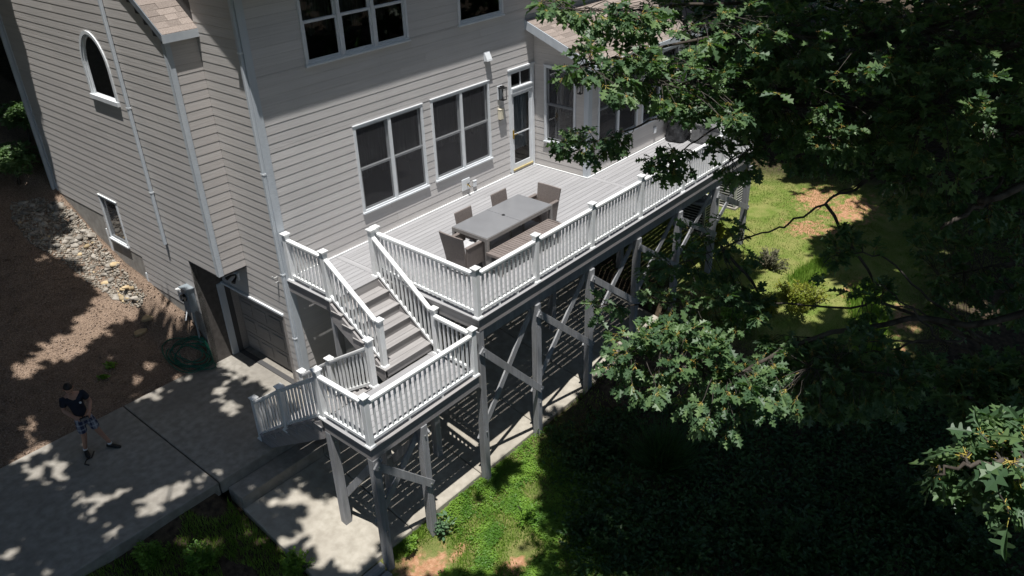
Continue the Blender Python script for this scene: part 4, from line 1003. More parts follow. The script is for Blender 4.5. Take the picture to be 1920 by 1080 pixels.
def flat_stone(px, py, r, label):
    q = ground_hit(px, py); n = 11; z = float(ground(q[0], q[1])); pr = []; q_ = random.Random(px)
    pts = [(r*(1+q_.uniform(-.2, .2))*math.cos(2*math.pi*i/n)*1.35, r*(1+q_.uniform(-.2, .2))*math.sin(2*math.pi*i/n)*.85) for i in range(n)]
    mb = MB().prism([(q[0]+a, q[1]+b) for a, b in pts], 2, z-.02, z+.045)
    o = mb.obj('flagstone', STONEO, None, fix=True, bevel=.01); setp(o, label, 'stone')
flat_stone(281, 598, .15, 'larger ochre flat stone lying on the mulch above the hose')
flat_stone(264, 625, .12, 'smaller ochre flat stone at the shade edge on the mulch')

# ------------------------------------------------------------------ person on the driveway
def skin(name, V, E, R, m, parent, sub=2):
    """continuous surface grown around connected edges; R is a radius (or x,y pair) per vertex"""
    me = bpy.data.meshes.new(name); me.from_pydata([tuple(v) for v in V], E, [])
    o = bpy.data.objects.new(name+'_tmp', me); COL.objects.link(o)
    md = o.modifiers.new('s', 'SKIN'); md.use_smooth_shade = True
    o.modifiers.new('u', 'SUBSURF').levels = sub
    for i, r in enumerate(R):
        sv = me.skin_vertices[0].data[i]; sv.radius = (r, r) if np.isscalar(r) else r
    me.skin_vertices[0].data[0].use_root = True
    dg = bpy.context.evaluated_depsgraph_get(); ev = o.evaluated_get(dg); m2 = bpy.data.meshes.new_from_object(ev)
    bpy.data.objects.remove(o); m2.materials.clear(); m2.materials.append(m)
    co = np.empty(len(m2.vertices)*3, np.float32); m2.vertices.foreach_get('co', co); co = co.reshape(-1, 3)
    c = (co.min(0)+co.max(0))/2; m2.vertices.foreach_set('co', (co-c).ravel()); m2.update()
    m2.polygons.foreach_set('use_smooth', [True]*len(m2.polygons))
    return place(bpy.data.objects.new(name, m2), c, parent)
def make_person():
    fl_, fr_ = on(210, 838, 2, DZ), on(163, 850, 2, DZ)         # foot on our right, foot on our left
    c = (fl_+fr_)/2; c[2] = DZ
    p = thing('person', tuple(c), 'person in navy tee and plaid shorts holding a controller on the driveway', 'person')
    ang = math.radians(-100)                                    # facing direction
    F = np.array([math.cos(ang), math.sin(ang), 0]); Lf = np.array([-F[1], F[0], 0])   # forward, own left
    S = 1.66/1.75
    def Q(f, l, z): return c+(F*f+Lf*l)*S+np.array([-.11*(z-.1)/1.5, .12*(z-.1)/1.5, z*S])
    aL, aR = fl_+[0, 0, .09]-F*.02, fr_+[0, 0, .09]-F*.02
    V = [Q(0, 0, .93), Q(0, 0, 1.08), Q(0, 0, 1.25), Q(.0, 0, 1.42), Q(.03, 0, 1.50), Q(.055, 0, 1.56),
         Q(0, .09, .90), Q(.03, .13, .50), aL, Q(0, -.09, .90), Q(.03, -.13, .50), aR,
         Q(0, .17, 1.40), Q(-.02, .25, 1.16), Q(.20, .14, 1.06), Q(.27, .085, 1.07),
         Q(0, -.17, 1.40), Q(-.02, -.25, 1.16), Q(.20, -.14, 1.06), Q(.27, -.085, 1.07)]
    E = [(0, 1), (1, 2), (2, 3), (3, 4), (4, 5), (0, 6), (6, 7), (7, 8), (0, 9), (9, 10), (10, 11), (3, 12), (12, 13), (13, 14), (14, 15), (3, 16), (16, 17), (17, 18), (18, 19)]
    R = [(.12, .10), (.115, .095), (.125, .10), .09, .052, .055, .085, .056, .038, .085, .056, .038, .055, .043, .032, .026, .055, .043, .032, .026]
    body = skin('body', V, E, R, SKIN, p)
    # head: egg with brow, nose and chin
    hcen = Q(.075, 0, 1.645); fw = F*math.cos(.45)-np.array([0, 0, math.sin(.45)]); up = F*math.sin(.45)+np.array([0, 0, math.cos(.45)])
    b = bmesh.new(); bmesh.ops.create_uvsphere(b, u_segments=24, v_segments=18, radius=1)
    for v in b.verts:
        q = v.co; f, l, z = q.x, q.y, q.z
        wz = 1-.22*max(0, -z)**1.5
        f2, l2, z2 = f*.098*wz, l*.076*wz, z*.118
        if f > .2:
            f2 += .022*math.exp(-((l/.22)**2+((z+.12)/.18)**2))          # nose
            f2 -= .010*(math.exp(-(((abs(l)-.38)/.16)**2+((z-.12)/.12)**2)))  # eye sockets
            f2 += .006*math.exp(-((l/.4)**2+((z+.48)/.07)**2))           # lips
            f2 += .008*math.exp(-((l/.35)**2+((z+.85)/.2)**2))           # chin
        w = hcen+fw*f2+Lf*l2+up*z2; v.co = Vector(w)
    me = bpy.data.meshes.new('head'); b.to_mesh(me); b.free(); me.materials.append(SKIN); me.polygons.foreach_set('use_smooth', [True]*len(me.polygons))
    co = np.empty(len(me.vertices)*3, np.float32); me.vertices.foreach_get('co', co); co = co.reshape(-1, 3); cc = (co.min(0)+co.max(0))/2
    me.vertices.foreach_set('co', (co-cc).ravel()); head = place(bpy.data.objects.new('head', me), cc, p)
    for s in (-1, 1):
        e = hcen+fw*.089+Lf*s*.030+up*.014; MB().lathe(e-[0, 0, .006], [(.003, 0), (.008, .004), (.009, .007), (.003, .012)], 8).obj('eye', BLACKM, head, smooth=True)
        e = hcen+Lf*s*.078-fw*.005; MB().tube([e-up*.03, e+Lf*s*.012, e+up*.03], [.008, .016, .01], 7).obj('ear', SKIN, head, smooth=True)
    e = hcen+fw*.094-up*.056; MB().tube([e-Lf*.022, e+fw*.004, e+Lf*.022], .004, 5).obj('mouth', HAIR, head)
    # short hair cap
    n, k = 22, 9; pts = []; Fc = []
    for j in range(k+1):
        for i in range(n):
            t = 2*math.pi*i/n; lim = 1.0+.62*(.5-.5*math.cos(t))      # lower at the back
            a = lim*j/k; f, l, z = math.sin(a)*math.cos(t), math.sin(a)*math.sin(t), math.cos(a)
            wv = 1.07+.012*math.sin(7*t+j); pts.append(hcen+fw*(f*.098*wv)+Lf*(l*.078*wv)+up*(z*.118*wv))
    for j in range(k):
        for i in range(n): Fc.append((j*n+i, j*n+(i+1) % n, (j+1)*n+(i+1) % n, (j+1)*n+i))
    MB().poly(pts, Fc).obj('hair', HAIR, p, smooth=True)
    # tee shirt and shorts as looser skins
    V2 = [Q(0, 0, .90), Q(0, 0, 1.08), Q(0, 0, 1.25), Q(0, 0, 1.41), Q(0, .18, 1.405), Q(-.012, .225, 1.23), Q(0, -.18, 1.405), Q(-.012, -.225, 1.23)]
    skin('tee_shirt', V2, [(0, 1), (1, 2), (2, 3), (3, 4), (4, 5), (3, 6), (6, 7)], [(.155, .125), (.148, .122), (.155, .125), (.105, .10), .078, .07, .078, .07], SHIRT, p)
    kL, kR = Q(.032, .127, .53), Q(.032, -.127, .53)
    plaid = mat('plaid_cotton', (.03, .04, .09), (.05, .06, .12), rough=.85)
    t = plaid.node_tree; bs = t.nodes['Principled BSDF']; geo = _n(t, 'ShaderNodeNewGeometry'); sep = _n(t, 'ShaderNodeSeparateXYZ'); t.links.new(geo.outputs['Position'], sep.inputs[0])
    cur = None
    for ax_, fq in ((2, 62), (0, 70), (1, 70)):
        mu = _n(t, 'ShaderNodeMath', operation='MULTIPLY'); mu.inputs[1].default_value = fq; t.links.new(sep.outputs[ax_], mu.inputs[0])
        sn = _n(t, 'ShaderNodeMath', operation='SINE'); t.links.new(mu.outputs[0], sn.inputs[0])
        gt = _n(t, 'ShaderNodeMath', operation='GREATER_THAN'); gt.inputs[1].default_value = .55; t.links.new(sn.outputs[0], gt.inputs[0])
        if cur is None: cur = gt.outputs[0]
        else:
            mxn = _n(t, 'ShaderNodeMath', operation='ADD'); t.links.new(cur, mxn.inputs[0]); t.links.new(gt.outputs[0], mxn.inputs[1]); cur = mxn.outputs[0]
    dv = _n(t, 'ShaderNodeMath', operation='MULTIPLY'); dv.inputs[1].default_value = .42; t.links.new(cur, dv.inputs[0])
    mx = _n(t, 'ShaderNodeMix', data_type='RGBA'); mx.inputs[6].default_value = (.022, .03, .075, 1); mx.inputs[7].default_value = (.34, .36, .40, 1); t.links.new(dv.outputs[0], mx.inputs[0]); t.links.new(mx.outputs[2], bs.inputs['Base Color'])
    skin('shorts', [Q(0, 0, .97), Q(0, 0, .88), Q(.01, .10, .80), kL, Q(.01, -.10, .80), kR], [(0, 1), (1, 2), (2, 3), (1, 4), (4, 5)], [(.135, .11), (.13, .11), .10, .088, .10, .088], plaid, p)
    # shoes
    for foot, yaw, nm in ((fl_, ang+.75, 'shoe'), (fr_, ang-.05, 'shoe')):
        d = np.array([math.cos(yaw), math.sin(yaw), 0]); side = np.array([-d[1], d[0], 0]); z = np.array([0, 0, 1.])
        pts = []; Fs = []; n = 12
        prof = [(-.09, .030, .075), (-.05, .038, .10), (.02, .038, .085), (.09, .045, .055), (.15, .044, .045), (.19, .026, .03)]
        for a, w, h in prof:
            for i in range(n):
                t_ = 2*math.pi*i/n; pts.append(foot+d*a+side*(w*math.cos(t_))+z*(h/2+h/2*math.sin(t_)+.003))
        for j in range(len(prof)-1):
            for i in range(n): Fs.append((j*n+i, j*n+(i+1) % n, (j+1)*n+(i+1) % n, (j+1)*n+i))
        Fs += [tuple(reversed(range(n))), tuple((len(prof)-1)*n+i for i in range(n))]
        MB().poly(pts, Fs).obj(nm, SHOE, p, smooth=True)
        MB().tube([foot+z*.085-d*.02, foot+z*.115-d*.02], [.043, .041], 10).obj('sock', SOCK, p, smooth=True)
    # hands closed on the controller: palm and five bent fingers each
    for s in (1, -1):
        w = Q(.27, s*.085, 1.07); o_ = Q(.335, s*.078, 1.062)
        MB().tube([w, (w+o_)/2, o_], [.026, .034, .03], 8).obj('palm', SKIN, p, smooth=True)
        for i in range(4):
            b0 = o_+Lf*(s*(.026-.016*i)); L = (.062, .07, .068, .054)[i]
            tp = [b0, b0+F*L*.45-np.array([0, 0, .008]), b0+F*L*.55-Lf*s*L*.35-np.array([0, 0, .022]), b0+F*L*.35-Lf*s*L*.6-np.array([0, 0, .026])]
            MB().tube(tp, [.0085, .0085, .008, .007], 6).obj('finger', SKIN, p, smooth=True)
        b0 = w+F*.03-Lf*s*.028+np.array([0, 0, .012]); MB().tube([b0, b0+F*.03-Lf*s*.012+np.array([0, 0, .016]), b0+F*.055-Lf*s*.014+np.array([0, 0, .014])], [.011, .0095, .008], 6).obj('thumb', SKIN, p, smooth=True)
    g = SHIRT
    e = Q(.135, .075, 1.29); MB().tube([e, e+F*.012], [.022, .02], 10).obj('chest_print', SOCK, p)
    ct = thing('remote_controller', tuple(Q(.37, 0, 1.03)), 'black drone remote controller held in both hands', 'controller')
    q0 = Q(.36, -.085, 1.06); q1 = Q(.36, .085, 1.06); MB().bar(q0, q1, .10, .04).obj('body', BLACKM, ct, bevel=.008, fix=True)
    MB().bar(Q(.42, -.07, 1.075), Q(.42, .07, 1.075), .07, .012).obj('phone', GREYP, ct, fix=True)
    for s in (-1, 1): a = Q(.37, s*.05, 1.08); MB().tube([a, a+[0, 0, .025]], .009, 6).obj('stick', BLACKM, ct, fix=True)
make_person()
st_ = [on(a, b, 2, DZ+.012) for a, b in ((176, 846), (172, 858), (162, 862), (159, 870), (167, 872))]
o = MB().tube(st_, .012, 6).obj('dark_curl', BLACKM, None, smooth=True); setp(o, 'short dark curl on the driveway by the shoe', 'strap')  # thin black curl drawn on the concrete beside the shoe
# ------------------------------------------------------------------ leaves
def half_leaf(h, fold, droop):
    """lobed leaf along +x, two halves folded about the midrib"""
    V = []; F = []
    for s in (1, -1):
        n = len(V); pts = [(x, s*y, fold*abs(y)-droop*x*x) for x, y in h]
        V += pts; f = tuple(range(n, n+len(pts))); F.append(f if s < 0 else f[::-1])
    return np.array(V), F
OAK_HI = [(0, 0), (.10, .02), (.19, .20), (.26, .185), (.29, .055), (.41, .085), (.45, .33), (.49, .40), (.55, .33), (.575, .085), (.68, .10), (.76, .27), (.82, .22), (.835, .08), (1, 0)]
OAK_LO = [(0, 0), (.20, .20), (.29, .055), (.48, .37), (.585, .085), (.78, .26), (.845, .075), (1, 0)]
SIMPLE = [(0, 0), (.35, .26), (.75, .20), (1, 0)]
LV_LO, LF_LO = half_leaf(OAK_LO, .28, .16); LV_SI, LF_SI = half_leaf(SIMPLE, .2, .12)
def leaf_frames(n, axis, spread=1.0, droop=.25):
    """leaf directions round a twig axis (n,3)->D and roll; blades lie roughly flat"""
    a = RNG.uniform(0, 2*np.pi, n); r = RNG.uniform(.25, 1.0, n)*spread
    side = np.stack([np.cos(a), np.sin(a), RNG.normal(0, .35, n)-droop], 1)
    D = axis+side*r[:, None]
    return frames(D, RNG.normal(0, .55, n))
def poly_sample(poly, n):
    P = np.array(poly, float); lo, hi = P.min(0), P.max(0); out = np.empty((0, 2))
    while len(out) < n:
        q = RNG.uniform(lo, hi, (n*3, 2)); out = np.concatenate([out, q[inpoly(q[:, 0], q[:, 1], poly)]])
    return out[:n]
LIT = []                                       # sun-lit sprigs: (landing x, landing y, radius)
def landing(P): return P[:, :2]+SUN[:2]*(P[:, 2:3]+3.5)
class Tree:
    def __init__(s, name, x, y, label, group, height=9.5, r=.28, lean=(0, 0)):
        zb = float(ground(x, y)); s.base = np.array([x, y, zb])
        s.root = thing(name, (x, y, zb), label, 'tree', group)
        top = np.array([x+lean[0], y+lean[1], height]); s.top = top
        pts = [s.base+[0, 0, -.2], s.base+[0, 0, .25]]+[s.base+(top-s.base)*t+np.array([.12*math.sin(5*t+x), .12*math.cos(4*t+y), 0]) for t in np.linspace(.12, 1, 9)]
        rad = [r*1.7, r*1.2]+[r*(1-.6*t) for t in np.linspace(.12, 1, 9)]
        MB().tube(pts, rad, 12).obj('trunk', BARK, s.root, smooth=True)
        s.limbs = MB(); s.twigs = MB(); s.LR = []; s.LT = []; s.PR = []; s.PT = []; s.hero = []; s.paths = []
    def limb(s, pts, r0, r1, n=7):
        pts = [np.array(p, float) for p in pts]; P = []
        for i in range(len(pts)-1):                                   # smooth, slightly crooked
            p0, p1, p2, p3 = pts[max(i-1, 0)], pts[i], pts[i+1], pts[min(i+2, len(pts)-1)]
            for t in np.linspace(0, 1, 7)[:-1]:
                P.append(.5*((2*p1)+(-p0+p2)*t+(2*p0-5*p1+4*p2-p3)*t*t+(-p0+3*p1-3*p2+p3)*t**3)+RNG.normal(0, .012, 3))
        P.append(pts[-1]); k = len(P)
        s.limbs.tube(P, [r0+(r1-r0)*(i/(k-1))**.8 for i in range(k)], n)
        return np.array(P)
    def sprig(s, p, axis, k, size, hero=False):
        axis = axis/np.linalg.norm(axis)
        R = leaf_frames(k, axis*.55); L = size*RNG.uniform(.55, 1.2, k)
        pet = RNG.uniform(.028, .05, k)*size/.15
        B0 = p-axis*RNG.uniform(0, .09, (k, 1)); B = B0+R[:, :, 0]*pet[:, None]
        s.PR.append(R*pet[:, None, None]); s.PT.append(B0)
        if hero: s.hero += [(R[i], B[i], L[i]) for i in range(k)]
        else: s.LR.append(R*L[:, None, None]); s.LT.append(B)
    def bough(s, poly, d, dspread, n, path, size=.135, k=(8, 12), lit=False, hero=False, r0=.03, r1=.006, start=None, tilt=0.0, litr=.42):
        """path: px, py, distance points of the limb in the photograph; sprigs fill poly around that distance"""
        pts = [at(*q) for q in path]
        if isinstance(start, str):
            A_ = np.concatenate(s.paths); start = A_[np.argmin(((A_-pts[0])**2).sum(1))]
        if start is not None: pts = [np.array(start, float)]+pts
        LP = s.limb(pts, r0, r1); s.paths.append(LP)
        q = poly_sample(poly, n); c = np.array(poly).mean(0)
        for (px, py) in q:
            dd = d+RNG.normal(0, dspread)+tilt*(px-c[0])/100; p = at(px, py, dd)
            j = np.argmin(((LP-p)**2).sum(1)); b = LP[j]; ax = p-b; L = np.linalg.norm(ax)
            if L < .05: ax = np.array([0, 0, -.1]); L = .1
            ax = ax/L; mid = b+(p-b)*.5+np.array([0, 0, .16*L])+RNG.normal(0, .03, 3)*min(L, 1)
            s.twigs.tube([(1-u)**2*b+2*u*(1-u)*mid+u*u*p+RNG.normal(0, .012, 3)*(0 < u < 1) for u in (0, .25, .5, .75, 1)], [.003+.003*min(L, 2), .0045, .004, .0035, .0025], 4, cap=False)
            s.sprig(p, ax+np.array([0, 0, -.15]), int(RNG.integers(k[0], k[1]+1)), size, hero)
            if lit and not (lit == 'some' and RNG.random() > .3): l = landing(p[None])[0]; LIT.append((l[0], l[1], .24 if lit == 'some' else litr))
    def finish(s, mats=(None,)):
        root = s.root
        if s.limbs.v: s.limbs.obj('limbs', BARK, root, smooth=True)
        if s.twigs.v: o = s.twigs.obj('twigs', TWIG, root); setp(o, kind='stuff')
        for R_, B_, L_ in s.hero[300:]: s.LR.append((R_*L_)[None]); s.LT.append(B_[None])
        if s.LT:
            R = np.concatenate(s.LR); T = np.concatenate(s.LT); o = arrays_obj('crown', LV_LO, LF_LO, R, T, OAKL, root); setp(o, kind='stuff')
            me = o.data; me.materials.append(OAKL2); nl = len(T)
            sel = (RNG.random(nl) < .45).astype(np.int32); me.polygons.foreach_set('material_index', np.repeat(sel, len(LF_LO)))
        if s.PT:
            tv = np.array([(0, -.05, 0), (1, -.03, 0), (1, .03, 0), (0, .05, 0), (0, 0, .06), (1, 0, .04)]); 
            o = arrays_obj('leaf_stalks', tv, [(0, 1, 2, 3), (0, 1, 5, 4), (3, 4, 5, 2)], np.concatenate(s.PR), np.concatenate(s.PT), PETI, root); setp(o, kind='stuff')
        if s.hero:
            lm = []
            for i in range(8):
                h = [(x, y*(1+.12*math.sin(9*x+i))) for x, y in OAK_HI]; v, f = half_leaf(h, .22+.03*i, .10+.035*i)
                v[:, 2] += .03*np.sin(5*v[:, 0]+i)
                me = bpy.data.meshes.new('leaf'); me.from_pydata(v.tolist(), [], f); me.materials.append(OAKL if i % 3 else OAKL2); lm.append(me)
            for i, (R, B, L) in enumerate(s.hero[:300]):
                o = inst('leaf', lm[i % 8], B, root, rot=Matrix(R.tolist()).to_euler(), scale=(L, L, L))
    def canopy(s, T, size, col=None):  # unseen leaf layer added overhead to cast shade
        n = len(T); a = RNG.uniform(0, 2*np.pi, n); D = np.stack([np.cos(a), np.sin(a), RNG.normal(0, .3, n)], 1)
        R = frames(D, RNG.normal(0, .5, n))*(size*RNG.uniform(.75, 1.25, n))[:, None, None]
        o = arrays_obj('added_shade_crown', LV_SI, LF_SI, R, T, OAKL, s.root); setp(o, kind='stuff')

# ------------------------------------------------------------------ the oak boughs hanging into the picture
oak = Tree('oak_tree', 6.6, -13.6, 'tall oak whose lobed-leaf boughs hang over the right half of the yard', 'oak trees', height=9.5, r=.34)
nearoak = Tree('oak_tree', -3.2, -16.4, 'oak whose sunlit bough of big lobed leaves enters at the lower right', 'oak trees', height=8.8, r=.24)
tj = lambda z: oak.base+(oak.top-oak.base)*((z-oak.base[2])/(oak.top[2]-oak.base[2]))
# lit upper-left bough in front of the sunroom
oak.bough([(1030, 150), (1050, 95), (1110, 70), (1150, 95), (1230, 85), (1240, 130), (1200, 160), (1180, 200), (1130, 165), (1080, 160)], 8.0, .3, 46, [(1700, 40, 10), (1450, 60, 9), (1280, 80, 8.5), (1150, 110, 8.1), (1060, 130, 7.9)], lit=True, start=tj(7.2), r0=.03)
oak.bough([(1000, 0), (1260, 0), (1250, 70), (1170, 90), (1100, 60), (1060, 30), (1000, 12)], 8.4, .4, 60, [(1600, -40, 10), (1300, 10, 9), (1120, 20, 8.5), (1020, 5, 8.2)], start=tj(7.6), r0=.03)
# shaded mass in the upper right
oak.bough([(1180, 90), (1420, 110), (1440, 250), (1390, 262), (1330, 200), (1250, 210), (1190, 190)], 9.0, .6, 120, [(1700, 180, 10.5), (1500, 170, 9.8), (1340, 170, 9.2), (1220, 150, 8.8)], start=tj(6.6), r0=.035)
oak.bough([(1240, 0), (1560, 0), (1560, 150), (1400, 170), (1290, 120)], 9.6, .9, 190, [(1800, 40, 11), (1600, 60, 10.2), (1430, 70, 9.7), (1290, 60, 9.4)], start=tj(7.3), r0=.08)
oak.bough([(1380, 120), (1700, 100), (1720, 260), (1600, 300), (1480, 285), (1400, 240)], 10.2, .9, 200, [(1850, 220, 11.5), (1680, 210, 10.6), (1520, 200, 10.2), (1420, 200, 10)], start=tj(6.0), r0=.08)
oak.bough([(1540, 0), (1960, 0), (1960, 170), (1560, 160)], 10.6, 1.1, 240, [(1960, 60, 11.6), (1800, 80, 11), (1640, 80, 10.6)], start=tj(7.2), r0=.1)
oak.bough([(1660, 120), (1960, 140), (1960, 330), (1860, 320), (1780, 350), (1660, 290)], 9.6, 1.0, 200, [(1960, 230, 10), (1840, 240, 9.6), (1720, 220, 9.5)], start=tj(6.0), r0=.08)
for poly, d, n, path, lit in [
    ([(1225, 195), (1290, 160), (1360, 165), (1360, 215), (1310, 225), (1260, 235)], 8.8, 26, [(1500, 170, 9.5), (1320, 190, 8.9), (1250, 210, 8.7)], True),
    ([(1025, 265), (1060, 245), (1130, 240), (1190, 252), (1185, 272), (1120, 305), (1080, 300), (1040, 285)], 9.0, 22, [(1420, 170, 9.8), (1260, 210, 9.3), (1150, 255, 9.0), (1060, 268, 8.9)], False),
    ([(1205, 300), (1260, 272), (1310, 290), (1300, 318), (1250, 342), (1220, 320)], 9.2, 16, [(1440, 180, 9.8), (1340, 240, 9.5), (1265, 295, 9.2)], False),
    ([(1330, 262), (1400, 235), (1440, 280), (1420, 330), (1370, 350), (1330, 310)], 9.4, 22, [(1560, 230, 10), (1450, 260, 9.6), (1370, 300, 9.3)], False),
    ([(1500, 220), (1600, 230), (1640, 270), (1580, 300), (1500, 285)], 9.0, 26, [(1700, 200, 9.8), (1580, 250, 9.1), (1520, 260, 9)], 'some'),
    ([(1760, 190), (1850, 170), (1890, 240), (1830, 290), (1760, 250)], 8.6, 16, [(1960, 200, 9.4), (1840, 220, 8.7)], 'some'),
    # dark sprays below the deck corner and over the yard
    ([(1240, 440), (1300, 405), (1420, 400), (1440, 480), (1420, 560), (1340, 580), (1250, 560), (1190, 520)], 10.2, 62, [(1640, 330, 11), (1560, 372, 10.6), (1480, 420, 10.4), (1420, 440, 10.3), (1340, 470, 10.2), (1260, 500, 10.1)], False),
    ([(1080, 570), (1130, 545), (1190, 560), (1180, 600), (1110, 600)], 9.4, 9, [(1420, 560, 10), (1250, 565, 9.7), (1120, 575, 9.4)], True),
    ([(1190, 540), (1420, 530), (1460, 600), (1400, 640), (1240, 620)], 9.8, 48, [(1640, 560, 10.5), (1440, 570, 10), (1260, 575, 9.7)], False),
    ([(1510, 480), (1580, 432), (1640, 440), (1650, 480), (1560, 500), (1530, 530)], 9.6, 20, [(1840, 640, 10), (1740, 560, 9.8), (1650, 480, 9.6), (1560, 480, 9.5)], False),
    ([(1570, 540), (1640, 505), (1690, 530), (1650, 600), (1590, 620)], 9.6, 18, [(1840, 640, 10), (1740, 590, 9.8), (1620, 560, 9.6)], False),
    ([(1460, 640), (1640, 620), (1740, 680), (1700, 790), (1520, 800), (1440, 740)], 9.2, 80, [(1940, 770, 9.6), (1800, 740, 9.4), (1640, 700, 9.2), (1520, 690, 9.1)], False),
    ([(1440, 630), (1560, 650), (1640, 690), (1600, 750), (1480, 730), (1420, 680)], 9.8, 50, [(1800, 640, 10.2), (1640, 640, 10), (1480, 630, 9.8)], False),
    ([(1640, 290), (1930, 290), (1930, 420), (1760, 430), (1660, 380)], 10.6, 80, [(1960, 300, 11), (1820, 330, 10.7), (1700, 340, 10.5)], False),
    ([(1700, 430), (1930, 400), (1930, 640), (1760, 620)], 11.6, 85, [(1960, 470, 12), (1860, 500, 11.8), (1760, 520, 11.6)], False),
    ([(1440, 280), (1660, 290), (1700, 330), (1560, 330), (1470, 310)], 11.0, 40, [(1800, 270, 11.4), (1600, 290, 11), (1480, 290, 10.9)], False),
    ([(1750, 680), (1930, 660), (1930, 800), (1780, 800)], 7.6, 50, [(1990, 700, 8), (1880, 730, 7.7), (1790, 740, 7.6)], False),
]:
    oak.bough(poly, d, .22, int(n*(.85 if 380 < np.mean([q[1] for q in poly]) < 600 and poly[0][0] < 1650 else 1.35)), path, lit=lit, start='near', r0=.022)
# sunlit bough in the middle
oak.bough([(1150, 620), (1190, 590), (1300, 600), (1360, 640), (1400, 660), (1460, 690), (1470, 750), (1430, 790), (1390, 760), (1380, 825), (1330, 830), (1260, 760), (1180, 745), (1130, 690)], 8.9, .3, 190, [(1980, 560, 10), (1700, 600, 9.5), (1500, 640, 9.1), (1380, 700, 8.9), (1270, 680, 8.9), (1180, 660, 8.8)], lit=True, start=tj(4.2), r0=.05, litr=.5)
oak.hero = []
# bare grey branches
oak.limb([tj(4.6), at(1920, 345, 9.5), at(1840, 385, 9.2), at(1785, 415, 9.0), at(1765, 430, 9.0)], .055, .012)
oak.limb([at(1840, 388, 9.2), at(1880, 330, 9.4), at(1820, 345, 9.2)], .02, .006)
oak.limb([at(1640, 330, 11), at(1590, 355, 10.8), at(1555, 372, 10.6), at(1530, 400, 10.5)], .012, .004)
oak.limb([at(2000, 600, 9.3), at(1960, 640, 9), at(1900, 700, 9), at(1860, 690, 9), at(1760, 640, 9.1), at(1650, 660, 9.2), at(1560, 665, 9.2)], .03, .006)
oak.limb([at(1760, 640, 9.1), at(1720, 590, 9.2), at(1660, 540, 9.3), at(1640, 530, 9.3)], .014, .004)
# near bough, leaves separate
nearoak.bough([(1715, 900), (1780, 850), (1830, 800), (1940, 790), (1960, 950), (1900, 985), (1840, 940), (1770, 930)], 4.3, .1, 40, [(2080, 900, 4.6), (1940, 870, 4.3), (1840, 870, 4.15), (1760, 890, 4.1)], size=.125, lit=True, hero=True, start=nearoak.top-[0, 0, 1.2], r0=.03, litr=.5)

# ------------------------------------------------------------------ more trees, outside the picture: they shade the driveway, bank and yard
others = [Tree('maple_tree', -9.6, .6, 'broad shade tree left of the driveway, only its dappled shade in view', 'shade trees', height=9, r=.26),
          Tree('maple_tree', -6.2, 11.5, 'shade tree on the dark bank behind the side wall', 'shade trees', height=9, r=.26),
          Tree('maple_tree', -8.2, -6.0, 'shade tree in front of the driveway, left of the camera', 'shade trees', height=9, r=.24),
          Tree('maple_tree', 17.5, -12.5, 'shade tree at the far right edge of the yard', 'shade trees', height=9.5, r=.3),
          Tree('maple_tree', 24, -4.5, 'dark shade tree beyond the lawn behind the deck end', 'shade trees', height=9.5, r=.3)]
T_ALL = [oak, nearoak]+others
def vnoise(x, y, s, seed=0):
    """cheap smooth 2-D value noise in 0..1"""
    r = np.random.default_rng(seed); tab = r.random((64, 64)); x = x/s; y = y/s
    i, j = np.floor(x).astype(int), np.floor(y).astype(int); fx, fy = x-i, y-j; fx = fx*fx*(3-2*fx); fy = fy*fy*(3-2*fy)
    g = lambda a, b: tab[a % 64, b % 64]
    return (g(i, j)*(1-fx)+g(i+1, j)*fx)*(1-fy)+(g(i, j+1)*(1-fx)+g(i+1, j+1)*fx)*fy
LITPOLY = [  # sun-lit ground as seen in the photograph
    [(745, 1085), (770, 1000), (930, 880), (1000, 800), (1060, 700), (1180, 640), (1175, 655), (1060, 770), (1010, 830), (1030, 880), (1050, 930), (1020, 960), (1000, 1010), (1010, 1085)],
    [(590, 940), (640, 920), (720, 1010), (760, 1030), (740, 1085), (600, 1085), (560, 1010)],
    [(1370, 270), (1450, 285), (1520, 345), (1600, 350), (1640, 400), (1590, 440), (1540, 450), (1520, 480), (1560, 500), (1640, 540), (1660, 640), (1610, 650), (1560, 600), (1500, 605), (1420, 560), (1380, 470), (1290, 430), (1290, 380)],
    [(85, 392), (130, 378), (200, 445), (300, 540), (345, 590), (360, 640), (330, 650), (250, 600), (190, 640), (160, 690), (100, 710), (60, 735), (0, 745), (0, 690), (70, 650), (130, 590), (165, 545), (120, 500), (45, 500), (42, 460), (100, 455)],
    [(440, 655), (475, 655), (500, 690), (560, 720), (520, 730), (470, 700)],
]
DAPPLE = [  # areas flecked with light
    ([(-80, 900), (420, 660), (560, 720), (700, 900), (600, 960), (400, 900), (100, 1090), (-80, 1090)], .36),
    ([(1650, 560), (1930, 560), (1930, 760), (1680, 720), (1650, 640)], .30),
    ([(430, 900), (620, 880), (640, 1000), (580, 1085), (450, 1000)], .52),
    ([(0, 560), (120, 540), (190, 640), (330, 680), (120, 800), (0, 860)], .22),
    ([(230, 1000), (420, 1000), (600, 1040), (600, 1090), (230, 1090)], .22),
    ([(1640, 330), (1930, 330), (1930, 560), (1640, 520)], .17),
    ([(1420, 820), (1930, 940), (1930, 1090), (1300, 1090)], .14),
]
